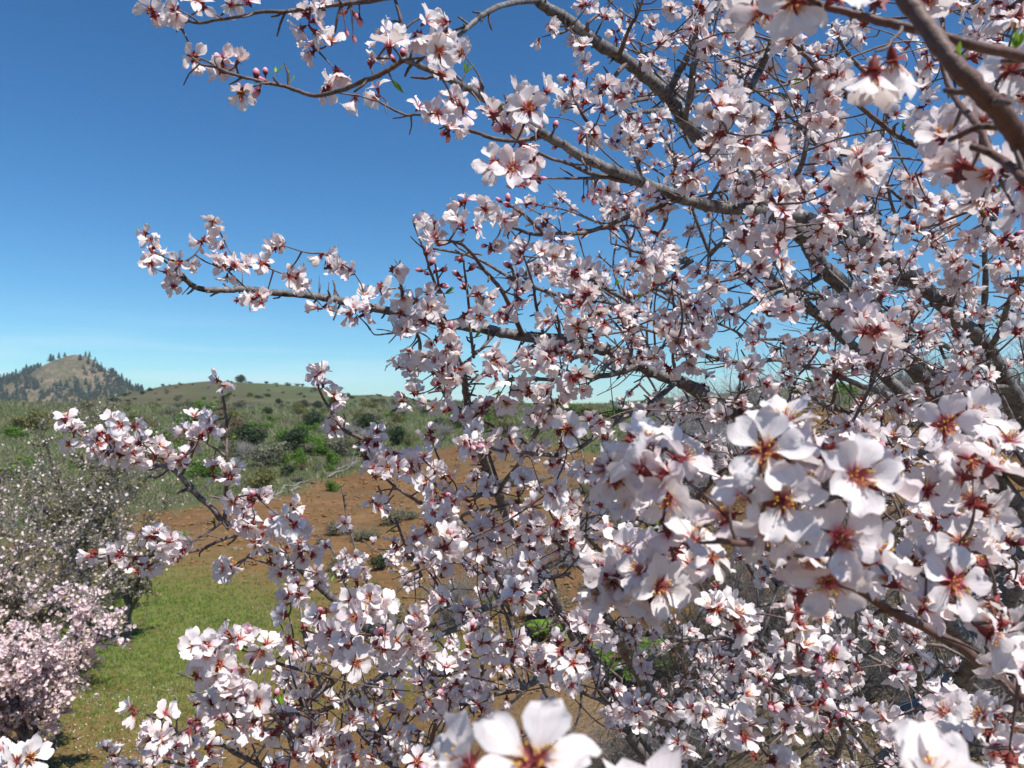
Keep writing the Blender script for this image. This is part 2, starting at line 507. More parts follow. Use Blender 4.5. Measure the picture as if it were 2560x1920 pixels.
turf = k.mix(k.ramp(nD, [(.42, (1, 1, 1)), (.62, (0, 0, 0))]), turf, (.15, .105, .035))
scrub = k.ramp(nC, [(.3, (.090, .070, .048)), (.42, (.090, .096, .050)), (.52, (.082, .110, .044)), (.62, (.120, .126, .070)), (.75, (.105, .085, .055))])
scrub = k.mix(k.ramp(k.noise(.011, 4, .6, pos), [(.48, (0, 0, 0)), (.62, (.42, .42, .42))]), scrub, (.115, .066, .048))
scrub = k.mix(1.0, scrub, k.ramp(nB, [(.3, (.5, .52, .48)), (.6, (1.1, 1.1, 1.1))]), 'MULTIPLY')
litter = k.ramp(nD, [(.35, (.085, .06, .035)), (.5, (.17, .125, .075)), (.65, (.25, .21, .15))])
c = k.mix(k.attr('soil'), scrub, soil)
c = k.mix(k.attr('green'), c, turf)
c = k.mix(k.math('MULTIPLY', k.attr('litter'), .75), c, litter)
k.color(c)
h = k.math('ADD', k.math('MULTIPLY', nB, 1.0), k.math('MULTIPLY', nD, .35))
k.bump(h, .8, .06)
M['ground'] = k.m
obj('ground', mb.mesh('ground', [M['ground']]), kind='structure', label='brown bare field with green turf rising to scrubby hills')

# rocky mountain far behind the field
MR = 1100.0
PX = np.array([-900, -500, -200, 0, 40, 87, 125, 150, 185, 215, 228, 250, 300, 340, 380, 450, 520, 600])
PY = np.array([1056, 1015, 972, 951, 942, 926, 906, 897, 888, 893, 902, 920, 950, 972, 992, 1030, 1050, 1075])
def mountain(u, v):
    """height above camera level; u across, v away from the camera (0 on the ridge)"""
    px = u / MR * FPX + 1280
    P = np.interp(px, PX, (1056 - PY) / FPX * MR)
    # rounded interpolation of the ridge
    P = (P + np.interp(px - 5, PX, (1056 - PY) / FPX * MR) + np.interp(px + 5, PX, (1056 - PY) / FPX * MR)) / 3 + 1.6
    w = np.where(v < 0, 250.0, 330.0)
    t = np.clip(1 - np.abs(v) / w, 0, 1)
    s = np.where(v < 0, t ** 1.25, t ** 1.1)
    rid = 27 * fbm(u / 46 + v / 170, v / 120, 71, 5) * (1 - t) * t * 4 + 9 * fbm(u / 13, v / 13, 74, 4) * np.clip(1.2 - t, 0.12, 1)
    return P * s + rid - 18 * (1 - t)
us = np.linspace((-760 - 1280) / FPX * MR, (600 - 1280) / FPX * MR, 260)
vs = np.linspace(-250, 330, 150)
U, V = np.meshgrid(us, vs)
H = mountain(U, V) + CZ
mb = MB()
i = np.arange(len(vs) - 1)[:, None] * len(us); j = np.arange(len(us) - 1)[None]
f4 = np.stack([i + j, i + j + 1, i + len(us) + j + 1, i + len(us) + j], -1).reshape(-1, 4)
mb.add(np.stack([U, V + MR, H], -1).reshape(-1, 3), None, f4)
k = NT('mountain_rock', .95, .1)
pos = k.node('ShaderNodeNewGeometry').outputs['Position']
n1, n2, n3 = k.noise(.035, 6, .65, pos), k.noise(.16, 5, .65, pos), k.noise(.5, 4, .7, pos)
c = k.ramp(n2, [(.30, (.085, .065, .045)), (.45, (.17, .128, .085)), (.58, (.27, .205, .14)), (.72, (.145, .108, .07))])
c = k.mix(k.ramp(n1, [(.40, (0, 0, 0)), (.54, (.85, .85, .85))]), c, k.ramp(n3, [(.35, (.05, .06, .03)), (.65, (.16, .15, .08))]))
c = k.mix(1.0, c, k.ramp(n3, [(.35, (.62, .6, .58)), (.55, (1, 1, 1))]), 'MULTIPLY')
k.color(c); k.bump(n2, .8, 4.0)
obj('mountain', mb.mesh('mountain', [k.m]), kind='structure', label='rocky pine-clad peak far behind the field')

# ------------------------------------------------------------------ leaf clump generators
def leafquads(mb, pos, nrm, size, mat, shade, elong=1.6):
    """small pointed leaves (two triangles) at pos"""
    n = len(pos)
    F = frames(nrm)
    L = np.asarray(size).reshape(-1, 1) * np.ones((n, 1))
    x, y, z = F[:, :, 0], F[:, :, 1], F[:, :, 2]
    v = np.stack([pos - y * L * elong * .5, pos + x * L * .42 + z * L * .12, pos + y * L * elong * .5, pos - x * L * .42 + z * L * .12], 1)
    f = np.arange(n)[:, None] * 4 + np.array([[0, 1, 2, 3]])
    mb.add(v.reshape(-1, 3), None, f, mat, shade=np.repeat(shade, 4))

def shrub_mesh(name, seed, kind, n_leaf=1400, leaf=.055, squash=.75):
    """unit-width rounded bush, base at z 0: lumpy crown of leaves over forked stems"""
    g = np.random.default_rng(seed)
    mb = MB()
    lumps = g.normal(size=(9, 3)) * [.2, .2, .12] + [0, 0, squash * .5]
    lr = g.uniform(.15, .30, 9)
    stems = []
    for c, r in zip(lumps, lr):
        p0 = np.array([g.normal() * .04, g.normal() * .04, -.03])
        m_ = (p0 + c) / 2 + g.normal(size=3) * .05
        tube(mb, catmull([p0, m_, c], 3), np.linspace(.018, .006, 7), 4, mat=1, along=0.0) if False else segs(mb, [p0, m_], [m_, c], [.018, .012], [.012, .006], 1, shade=0.0)
        k_ = 10
        e = c + g.normal(size=(k_, 3)) * r * .6
        segs(mb, np.repeat(c[None], k_, 0), e, np.full(k_, .006), np.full(k_, .003), 1, shade=0.0)
    idx = g.integers(0, 9, n_leaf)
    d = g.normal(size=(n_leaf, 3)); d /= np.linalg.norm(d, axis=1)[:, None]
    rad = lr[idx] * g.uniform(.55, 1.08, n_leaf) ** .6
    p = lumps[idx] + d * rad[:, None] * [1.25, 1.25, 1.0]
    p[:, 2] = np.maximum(p[:, 2], .01 + .05 * g.random(n_leaf))
    nrm = d + g.normal(size=(n_leaf, 3)) * .7 + [0, 0, .3]
    leafquads(mb, p, nrm, leaf * g.uniform(.6, 1.3, n_leaf), 0, g.uniform(0, 1, n_leaf) ** 1.2)
    return mb.mesh(name, [M[kind], M['bark_dark']], False)

def bare_mesh(name, seed, n1=9, n2=9, n3=9, thick=.014, up=.5, mat='twig_grey'):
    """unit-height leafless bush of forking grey stems"""
    g = np.random.default_rng(seed)
    mb = MB()
    P0, P1, R0, R1 = [], [], [], []
    def grow(p, d, L, r, lev, cnt):
        q = p
        for s in range(3):
            e = q + d * L / 3
            P0.append(q); P1.append(e); R0.append(r * (1 - .22 * s)); R1.append(r * (1 - .22 * (s + 1)))
            if lev < 3:
                for _ in range(cnt[lev] // 3 + (g.random() < (cnt[lev] % 3) / 3)):
                    dd = unit(d * .7 + g.normal(size=3) * .65 + np.array([0, 0, up * .5]))
                    grow(q + (e - q) * g.random(), dd, L * g.uniform(.45, .75), r * .5, lev + 1, cnt)
            q = e; d = unit(d + g.normal(size=3) * .22)
    for a in range(n1):
        th = a / n1 * 6.283 + g.normal() * .3
        t = g.uniform(.25, 1.0)
        grow(np.array([math.cos(th) * .04, math.sin(th) * .04, -.03]), unit([math.cos(th) * t, math.sin(th) * t, .85]), g.uniform(.5, .75), thick, 0, [n2, n3, 5])
    segs(mb, P0, P1, R0, R1, 0, along=0.0, young=0.0)
    return mb.mesh(name, [M[mat]], True)

# ------------------------------------------------------------------ mountain pines
def pine_mesh(seed):
    g = np.random.default_rng(seed)
    mb = MB()
    segs(mb, [[0, 0, -.06], [0, 0, .4]], [[0, 0, .4], [0.01, 0, .95]], [.022, .016], [.016, .004], 1, shade=0.0)
    n = 340
    z = g.uniform(.16, 1.0, n)
    r = (.23 * (1.02 - z) ** .7) * (1 + .45 * np.sin(z * 34 + seed)) * g.uniform(.35, 1.05, n)
    th = g.uniform(0, 6.283, n)
    p = np.stack([np.cos(th) * r, np.sin(th) * r, z - r * .25], -1)
    nrm = np.stack([np.cos(th), np.sin(th), np.full(n, .9)], -1) + g.normal(size=(n, 3)) * .5
    leafquads(mb, p, nrm, .085 * g.uniform(.6, 1.3, n) * (1.15 - .5 * z), 0, g.random(n), 1.9)
    return mb.mesh('pine_tree', [M['pine'], M['bark_dark']], False)
pines = [pine_mesh(s) for s in range(6)]
def place_pine(u, v, h, label, group):
    wd = h * rng.uniform(1.0, 1.55); s = Matrix.Diagonal((wd, wd, h, 1))
    z = float(mountain(np.array(u), np.array(v))) + CZ
    return obj('pine_tree', pines[int(rng.integers(6))], None, Matrix.Translation((u, v + MR, z - .3)) @ Matrix.Rotation(rng.uniform(0, 6.28), 4, 'Z') @ s,
        label=label, category='tree', group=group)
UX = lambda px: (px - 1280) / FPX * MR
for px, hh in ((26, 8), (40, 10.5), (54, 9), (66, 11.5), (78, 8), (90, 9), (102, 6), (125, 12), (133, 9), (145, 9.5), (158, 7), (8, 7)):
    place_pine(UX(px), rng.uniform(-4, 4), hh, 'tall pine standing out against the sky on the peak\'s shoulder', 'pines along the mountain ridge')
for q in range(46):                                     # the dense pine line down the descending ridge
    px = rng.uniform(204, 385)
    place_pine(UX(px), rng.uniform(-14, 6), rng.uniform(6.5, 9.5), 'pine in the dense dark row down the descending ridge of the peak', 'pines down the descending ridge')
cnt = 0
for q in range(6000):
    if cnt >= 242: break
    px, v_ = rng.uniform(-25, 400), -165 * rng.random() ** .8
    hgt = np.interp(px, PX, PY)
    dens = .55 + 1.9 * float(fbm(np.array(px / 26), np.array(v_ / 45), 91, 3))
    if abs(px - 178) < 52 and v_ > -70: dens -= .55        # bare rock below the summit
    if abs(px - 222) < 35 and v_ > -110: dens -= .30
    if px > 230 and v_ > -80: dens += .35
    if v_ < -150: dens -= .3
    if rng.random() < dens:
        place_pine(UX(px), v_, rng.uniform(6.5, 10), 'dark pine on the rocky mountain slope', 'pines on the mountain slope'); cnt += 1

# the rest of the pine wood on the mountain, too dense to count
mb = MB(); g = np.random.default_rng(77); n_w = 0
while n_w < 680:
    px, v_ = g.uniform(-30, 400), -175 * g.random() ** .8
    dens = .5 + 1.9 * float(fbm(np.array(px / 26), np.array(v_ / 45), 91, 3))
    if abs(px - 178) < 50 and v_ > -60: dens -= .75
    if abs(px - 215) < 30 and v_ > -90: dens -= .35
    if px > 225 and v_ > -80: dens += .5
    if px < 130: dens += .4
    if g.random() > dens: continue
    n_w += 1; h = g.uniform(6, 9.5); u = UX(px); z0_ = float(mountain(np.array(u), np.array(v_))) + CZ
    n = 46; z = g.uniform(.08, 1, n); r = .34 * h * (1.03 - z) ** .7 * g.uniform(.3, 1, n); th = g.uniform(0, 6.283, n)
    p = np.stack([u + np.cos(th) * r, MR + v_ + np.sin(th) * r, z0_ - .2 + z * h], -1)
    leafquads(mb, p, np.stack([np.cos(th), np.sin(th), np.full(n, .8)], -1) + g.normal(size=(n, 3)) * .5, .17 * h * g.uniform(.7, 1.2, n) * (1.15 - .5 * z), 0, g.random(n), 1.6)
obj('pine_forest', mb.mesh('pine_forest', [M['pine']], False), kind='stuff', label='pine wood covering the mountain slopes')

# ------------------------------------------------------------------ shrubs on the scrubland
SH = {}
for kd, (nl, lf) in dict(green=(1500, .060), olive=(1500, .050), dark=(1300, .060), greygreen=(1200, .045), russet=(1200, .045)).items():
    SH[kd] = [shrub_mesh('shrub_' + kd, 100 + 7 * q + len(kd), kd, nl, lf, .8) for q in range(3)]
SH['bare'] = [bare_mesh('bare_bush', 300 + q, 9, 9, 7) for q in range(3)]
NAMES = dict(green='green_shrub', olive='olive_shrub', dark='dark_shrub', greygreen='grey_green_shrub', russet='russet_shrub', bare='bare_shrub')

def place_shrub(px, py, w, h, kind, label, group=None, r=None, var=None):
    g = ground_at(px, py) if r is None else px_at(px, r)
    d = math.hypot(g[0], g[1])
    m = SH[kind][int(rng.integers(len(SH[kind]))) if var is None else var]
    bb = [v.co for v in m.vertices] if not hasattr(place_shrub, m.name) else None
    if bb is not None:
        a = np.array([c[:] for c in bb]); setattr(place_shrub, m.name, (a[:, 0].max() - a[:, 0].min(), a[:, 2].max()))
    mw, mh = getattr(place_shrub, m.name)
    sx, sz = w / FPX * d / mw, h / FPX * d / mh
    o = obj(NAMES[kind], m, None, Matrix.Translation((g[0], g[1], g[2] - .02 * sz)) @ Matrix.Rotation(rng.uniform(0, 6.28), 4, 'Z') @ Matrix.Diagonal((sx, sx, sz, 1)),
            label=label, category='shrub')
    if group: o['group'] = group
    return o

for a in [
    (671, 1036, 28, 19, 'dark', 'dark rounded bush high on the scrubland below the grassy hill'),
    (744, 1034, 18, 16, 'dark', 'small dark bush, first of three in a row under the hill'),
    (765, 1033, 10, 12, 'dark', 'tiny dark bush in the middle of the row under the hill'),
    (782, 1032, 13, 12, 'dark', 'small dark bush, last of the row under the hill'),
    (620, 1078, 60, 24, 'green', 'long low bright green thicket beyond the soil field'),
    (668, 1076, 50, 22, 'green', 'green bush joined to the end of the low thicket'),
    (649, 1092, 32, 17, 'olive', 'small olive bush just below the green thicket'),
    (706, 1104, 54, 32, 'green', 'round bright green bush standing alone in pale grass'),
    (742, 1072, 14, 11, 'dark', 'tiny round dark bush between two bright green bushes'),
    (748, 1086, 16, 12, 'greygreen', 'tiny grey-green bush beside the round green bushes'),
    (786, 1080, 40, 24, 'green', 'domed bright green bush behind a blossoming twig'),
    (712, 1158, 36, 34, 'green', 'upright light green bush next to a darker one at the field margin'),
    (743, 1152, 42, 33, 'green', 'leafy dark green bush above the olive thicket'),
    (831, 1170, 40, 50, 'green', 'tall bright green bush at the edge of the brown field'),
    (826, 1180, 22, 20, 'green', 'small lime green bush at the foot of the tall bush'),
    (655, 1225, 96, 62, 'olive', 'large spreading olive green bush on the corner of the brown field'),
    (723, 1190, 44, 36, 'dark', 'dark green bush behind the large spreading olive bush'),
    (831, 1230, 46, 30, 'green', 'spiky green bush alone on the bare brown soil'),
    (757, 1175, 36, 20, 'russet', 'reddish brown low bush between the green ones'),
    (663, 1148, 58, 38, 'bare', 'brownish leafless bush on the scrub'),
    (858, 1140, 74, 52, 'bare', 'grey leafless bush beside the tall bright green bush'),
    (750, 1122, 62, 32, 'bare', 'low grey leafless bush in the middle of the scrub'),
    (1110, 1090, 80, 50, 'bare', 'pale leafless tree beyond the field seen between blossoming branches'),
    (902, 1084, 32, 17, 'olive', 'small olive bush on the scrub behind blossom'),
    (1018, 1115, 36, 26, 'olive', 'olive bush near the pale leafless tree'),
    (745, 1206, 42, 17, 'greygreen', 'grey low bush on the edge of the brown soil'),
    (79, 1077, 100, 46, 'olive', 'broad yellow-olive thicket beneath the rocky peak'),
    (40, 1095, 60, 26, 'green', 'green patch of bush in front of the yellow-olive thicket'),
    (401, 1090, 70, 30, 'green', 'flat bright green bush behind the spray of shaded blossom'),
    (440, 1096, 50, 30, 'greygreen', 'grey-green bush touching the flat green one'),
    (559, 1128, 34, 24, 'dark', 'dark green bush behind an upright blossoming shoot'),
    (496, 1170, 48, 42, 'green', 'bright leafy bush behind the fork of a blossoming branch'),
    (530, 1160, 54, 30, 'russet', 'rusty bush beside the bright leafy bush'),
    (832, 1340, 66, 36, 'greygreen', 'grey-green tussock bush on the bare field'),
    (806, 1362, 40, 17, 'greygreen', 'low flat grey-green bush below the tussock bush'),
    (905, 1352, 100, 34, 'greygreen', 'wide sparse grey-green bush behind the blossom on bare soil'),
    (955, 1425, 70, 40, 'dark', 'small dark bush on the soil behind hanging twigs'),
    (1475, 1046, 90, 36, 'olive', 'yellow-green treetop on the skyline behind blossom'),
    (1545, 1044, 90, 34, 'green', 'green treetop on the skyline beside the grey thicket'),
    (1425, 1048, 60, 34, 'dark', 'dark rounded treetop at the end of the skyline trees'),
    (1270, 1088, 84, 48, 'olive', 'olive bush seen through the middle of the blossom'),
    (1205, 1082, 60, 36, 'olive', 'dim olive bush at the back of the brown field'),
    (1345, 1075, 70, 30, 'greygreen', 'grey-green bush on the rise behind the flowers'),
]:
    place_shrub(*a)
# leafless grey thicket at the back of the tree
for a in [
    (1640, 24, 260, 265, 'bare', 'tall tangled grey leafless bush behind the big star-shaped blossoms'),
    (1780, 22, 280, 250, 'bare', 'wide grey leafless bush under the dark bough'),
    (1720, 27, 240, 290, 'bare', 'grey leafless bush rising highest in the thicket'),
    (1560, 19, 200, 190, 'bare', 'grey leafless bush at the edge of the brown soil'),
    (1890, 26, 240, 240, 'bare', 'grey leafless bush half hidden by large blossoms'),
    (1430, 15, 250, 190, 'bare', 'low grey tangle of dry stems behind the hanging branches'),
    (1290, 13.5, 200, 150, 'bare', 'dry grey bush on the soil behind the lower blossom'),
    (1130, 12.5, 210, 175, 'bare', 'sparse dry grey bush next to the grey-green field bush'),
    (2530, 18, 330, 320, 'bare', 'grey leafless bush at the picture\'s right edge behind the trunk'),
    (2300, 24, 300, 230, 'bare', 'grey leafless bush on the soil bank behind the boughs'),
]:
    place_shrub(a[0], 0, a[2], a[3], a[4], a[5], None, a[1])
    if a[0] in (1640, 1780, 1720):
        place_shrub(a[0] + 40, 0, a[2] * .9, a[3] * .8, 'bare', 'grey leafless undergrowth filling the thicket', 'dry undergrowth in the grey thicket', a[1] - 1.5)
        place_shrub(a[0] - 55, 0, a[2] * .9, a[3] * .7, 'bare', 'grey leafless undergrowth filling the thicket', 'dry undergrowth in the grey thicket', a[1] - 2.5)
# dry brush under the tree, mostly in darker bark to stand in for shade
SH['brush'] = [bare_mesh('dry_brush', 340 + q, 8, 6, 5, .013, .35, 'bark_dark' if q else 'bark') for q in range(3)]
NAMES['brush'] = 'dry_brush'
BRL = ['tangled dark brush below the leaning stems', 'dry dark brush behind the lowest shaded blossoms', 'brush at the foot of the trunk near the corner', 'thin dry brush beside the ferns', 'dry brush filling the shade behind the pale fallen bough', 'dark brush between the ferns and the trunk', 'dry brush at the edge of the frame below the boughs', 'low dry brush on the soil behind the fork', 'dry dark brush on the rising soil bank', 'far dry brush at the foot of the soil bank']
for q, (px, r, w, h) in enumerate([(1750, 5.2, 430, 260), (2050, 5.0, 480, 300), (2350, 4.8, 520, 320), (1560, 6.0, 360, 200), (2200, 6.5, 420, 300), (1900, 7.0, 400, 280), (2500, 6.5, 420, 330), (1680, 8.0, 300, 220), (2080, 9.0, 320, 240), (2340, 9.5, 330, 240)]):
    place_shrub(px, 0, w, h, 'brush', BRL[q], 'dry brush under the tree', r)
    for z in range(2):
        place_shrub(px + rng.uniform(-140, 140), 0, w * .8, h * .7, 'brush', 'small dark brush tangled among the dry brush under the tree', 'small brush under the tree', r + rng.uniform(-.7, 1.2))
for q in range(34):                                    # low weeds on the bare soil
    px, r = rng.uniform(820, 1620), rng.uniform(9, 30)
    kd = ['greygreen', 'bare', 'olive', 'greygreen'][q % 4]
    wm = rng.uniform(.35, 1.1)
    place_shrub(px, 0, wm / r * FPX, wm * rng.uniform(.35, .6) / r * FPX, kd, 'low %s weed growing out of the bare soil behind the blossom' % dict(greygreen='grey-green', bare='leafless grey', olive='olive')[kd], 'low %s weeds on the soil' % kd, r)
# the rest of the scrub: bushes that cannot be told apart
kinds = ['olive', 'greygreen', 'bare', 'green', 'dark', 'olive', 'russet', 'green', 'olive', 'greygreen']
ML = dict(olive='small olive bush %s %s', greygreen='small grey-green bush %s %s', bare='small leafless grey bush %s %s',
          dark='small dark bush %s %s', russet='small russet bush %s %s', green='small bright green bush %s %s')
n_s = 0
while n_s < 290:
    px = rng.uniform(-40, 2600) if rng.random() < .45 else rng.uniform(380, 1250)
    r = math.exp(rng.uniform(math.log(44), math.log(380)))
    e = np.interp(px, [0, 300, 640, 880, 1160, 1300, 1500, 1700, 2560], [33, 36, 40, 52, 68, 72, 60, 46, 42])
    if r < e: continue
    kd = kinds[int(rng.integers(len(kinds)))]
    if r > 200 and kd == 'bare': kd = 'dark'
    wm = rng.uniform(1.0, 3.2) * (1.15 if r > 120 else 1)
    place_shrub(px, 0, wm / r * FPX, wm * rng.uniform(.45, .75) / r * FPX, kd, ML[kd] % (('near the field edge', 'in the middle of the scrub', 'on the far slope')[0 if r < 90 else 1 if r < 180 else 2], ('below the rocky peak', 'below the grassy hill', 'glimpsed through the blossom', 'behind the boughs')[0 if px < 450 else 1 if px < 1000 else 2 if px < 1600 else 3]), 'scattered %s scrub bushes' % kd, r)
    n_s += 1
for q in range(75):                                    # sparse low growth over the bare hill
    px, r = rng.uniform(280, 1050), rng.uniform(255, 440)
    kd = ('olive', 'dark', 'greygreen')[q % 3]; wm = rng.uniform(1.6, 4.2)
    place_shrub(px, 0, wm / r * FPX, wm * rng.uniform(.3, .5) / r * FPX, kd, 'tiny %s bush dotted over the grassy hill beside the peak' % dict(olive='olive', dark='dark', greygreen='grey-green')[kd], 'tiny %s bushes on the hill' % kd, r)
# lone trees on the crest of the hill
for px, h, w, lab in ((602, 25, 30, 'rounded lone tree on the crest of the bare hill'), (567, 9, 12, 'tiny bush beside the lone tree on the hill crest'), (578, 7, 12, 'smallest bush on the hill crest near the lone tree')):
    o = place_shrub(px, 0, w, h, 'dark', lab, None, 449); o.name = 'hilltop_tree' if h > 20 else 'hilltop_bush'; o['category'] = 'tree' if h > 20 else 'shrub'

# ------------------------------------------------------------------ grasses (nobody could count them)
def tufts(name, label, n, rmin, rmax, pxa, pxb, keep, blade, matk, per=4):
    mb = MB()
    px = rng.uniform(pxa, pxb, n); r = np.exp(rng.uniform(math.log(rmin), math.log(rmax), n))
    a = np.arctan((px - 1280) / FPX); x, y = r * np.sin(a), r * np.cos(a)
    s, g, l = zones(x, y)
    ok = rng.random(n) < keep(s, g, l, r)
    x, y, r = np.repeat(x[ok], per), np.repeat(y[ok], per), np.repeat(r[ok], per)
    m = len(x)
    sc = blade(r) * rng.uniform(.5, 1.4, m)
    x = x + rng.normal(size=m) * sc * .5; y = y + rng.normal(size=m) * sc * .5
    z = terrain(x, y) - .01
    b = np.stack([x, y, z], -1)
    d = rng.normal(size=(m, 3)) * [.55, .55, .12] + [0, 0, 1]; d /= np.linalg.norm(d, axis=1)[:, None]
    sd = np.cross(d, rng.normal(size=(m, 3))); sd /= np.linalg.norm(sd, axis=1)[:, None]
    w = (sc * .09)[:, None]
    v = np.stack([b - sd * w, b + sd * w, b + d * sc[:, None]], 1)
    mb.add(v.reshape(-1, 3), np.arange(m * 3).reshape(-1, 3), None, 0, shade=np.repeat(rng.random(m), 3))
    obj(name, mb.mesh(name, [M[matk]], False), kind='stuff', label=label)
tufts('grass', 'short green grass on the near field', 42000, 7.5, 26, -60, 1250, lambda s, g, l, r: g * .9 + .03, lambda r: .042 + .0014 * r, 'lawn', 4)
tufts('dry_grass', 'pale dry grass over the scrubland', 11000, 34, 260, -60, 2600, lambda s, g, l, r: (1 - s) * .9, lambda r: .16 + .0032 * r, 'straw', 4)
tufts('withered_grass', 'withered grass and stalks on the soil', 9000, 4, 24, 300, 2650, lambda s, g, l, r: .10 + .5 * l, lambda r: .05 + .001 * r, 'straw', 3)
tufts('soil_weeds', 'small weeds and dry stalks over the brown field', 15000, 9, 50, 250, 2400, lambda s, g, l, r: .04 + .5 * (np.clip(fbm(r * 0 + r / 3, s * 0 + l * 9 + r / 7, 5), 0, 1) > .06), lambda r: .045 + .0022 * r, 'greygreen', 4)
tufts('scrub_grass', 'low green growth through the scrubland', 26000, 36, 230, -60, 2600, lambda s, g, l, r: (1 - s) * .7, lambda r: .12 + .003 * r, 'meadow', 4)

# fallen petals
mb = MB()
c = [px_at(rng.uniform(60, 460), rng.uniform(7.6, 11.5)) for _ in range(950)] + [px_at(rng.uniform(200, 1100), rng.uniform(9, 20)) for _ in range(350)]
c = np.array(c) + [0, 0, .02]
leafquads(mb, c, randdir(len(c)) * .5 + [0, 0, 1], .011 * rng.uniform(.7, 1.4, len(c)), 0, rng.random(len(c)), 1.2)
k = NT('fallen_petal', .7, .2); k.color((.82, .74, .75)); M['fallen'] = k.m
obj('fallen_petals', mb.mesh('fallen_petals', [M['fallen']], False), kind='stuff', label='fallen white petals scattered over the turf')

# small stones on the soil
def stone_mesh(seed):
    g = np.random.default_rng(seed); mb = MB()
    import bmesh
    bm = bmesh.new(); bmesh.ops.create_icosphere(bm, subdivisions=2, radius=.5)
    v = np.array([q.co[:] for q in bm.verts]); f = np.array([[w.index for w in q.verts] for q in bm.faces]); bm.free()
    v *= (1 + .35 * g.normal(size=(len(v), 1)) * .4); v *= [1, .75, .5]
    mb.add(v, f); return mb.mesh('stone', [M['stone']], False)
k = NT('field_stone', .9, .1); k.color(k.ramp(k.noise(30, 4), [(.3, (.14, .09, .055)), (.7, (.30, .22, .15))])); M['stone'] = k.m
stones = [stone_mesh(q) for q in range(3)]
for q in range(46):
    px, r = (rng.uniform(560, 1050), rng.uniform(17, 42)) if q < 34 else (rng.uniform(1050, 1500), rng.uniform(9, 22))
    g = px_at(px, r); s = rng.uniform(.08, .26)
    obj('stone', stones[q % 3], None, Matrix.Translation((g[0], g[1], g[2] + s * .08)) @ Matrix.Rotation(rng.uniform(0, 6.28), 4, 'Z') @ Matrix.Scale(s, 4),
        label='small brown stone lying on the bare soil', category='stone', group='stones on the bare soil')

mb = MB(); n = 5200
px = rng.uniform(250, 2300, n); r = np.exp(rng.uniform(math.log(8.5), math.log(46), n)); a = np.arctan((px - 1280) / FPX)
cx, cy = r * np.sin(a), r * np.cos(a); so_, gr_, _l = zones(cx, cy); ok = (so_ > .6) & (gr_ < .35); cx, cy, r = cx[ok], cy[ok], r[ok]; n = len(cx)
o8 = np.array([[1, 0, 0], [-1, 0, 0], [0, 1, 0], [0, -1, 0], [0, 0, .7], [0, 0, -.5]])
f8 = np.array([[0, 2, 4], [2, 1, 4], [1, 3, 4], [3, 0, 4], [2, 0, 5], [1, 2, 5], [3, 1, 5], [0, 3, 5]])
sz = (.012 + .0016 * r) * rng.uniform(.5, 1.8, n) ** 1.5
v = np.stack([cx, cy, terrain(cx, cy) + sz * .15], -1)[:, None] + np.einsum('nij,vj->nvi', frames(randdir(n) * .4 + [0, 0, 1]), o8) * (sz[:, None] * rng.uniform(.6, 1.3, (n, 6)))[..., None]
mb.add(v.reshape(-1, 3), (np.arange(n)[:, None, None] * 6 + f8[None]).reshape(-1, 3))
k = NT('soil_clod', .95, .1); k.color(k.ramp(k.noise(2.5, 3), [(.3, (.13, .072, .030)), (.7, (.25, .145, .065))])); M['clod'] = k.m
obj('soil_clods', mb.mesh('soil_clods', [M['clod']], False), kind='stuff', label='clods and grit scattered over the brown soil')
# dead sticks on the field margin and a weathered post
def stick(p0, p1, r, label, name='fallen_stick', cat='stick', group=None):
    mb = MB(); p0, p1 = np.asarray(p0), np.asarray(p1)
    t = np.linspace(0, 1, 7)[:, None]
    p = p0 + (p1 - p0) * t + rng.normal(size=(7, 3)) * r * .9
    tube(mb, p - p0, r * np.linspace(1, .4, 7), 6, young=0.0)
    L = np.linalg.norm(p1 - p0)
    for q in range(4):
        i = int(rng.integers(1, 6)); e = p[i] + unit((p1 - p0) / L + rng.normal(size=3) * .6) * L * .22
        tube(mb, np.stack([p[i] - p0, (p[i] + e) / 2 - p0 + rng.normal(size=3) * r, e - p0]), r * np.array([.5, .35, .2]), 4, young=0.0)
    o = obj(name, mb.mesh(name, [M['twig_grey']]), None, Matrix.Translation(Vector(p0)), label=label, category=cat)
    if group: o['group'] = group
for (a, b, c_, d_) in ((700, 1226, 770, 1206), (672, 1244, 712, 1236), (820, 1196, 892, 1164), (838, 1176, 905, 1156), (720, 1232, 752, 1222)):
    p, q = ground_at(a, b), ground_at(c_, d_)
    stick(p + [0, 0, .05], q + [0, 0, .08], .05, 'long grey fallen stick along the edge of the brown field', group='fallen sticks along the field edge')
g = ground_at(792, 1184)
mb = MB(); hgt = 19 / FPX * np.hypot(g[0], g[1])
tube(mb, np.array([[0, 0, -.1], [.01, 0, hgt * .5], [0, .01, hgt]]), np.array([.075, .07, .06]), 8, young=0.0)
tube(mb, np.array([[0, 0, hgt * .7], [.15, 0, hgt * .9]]), np.array([.05, .03]), 6, young=0.0)
obj('wooden_post', mb.mesh('wooden_post', [M['bark_dark']]), None, Matrix.Translation(Vector(g)), label='short dark stump standing between green bushes and brown soil', category='stump')

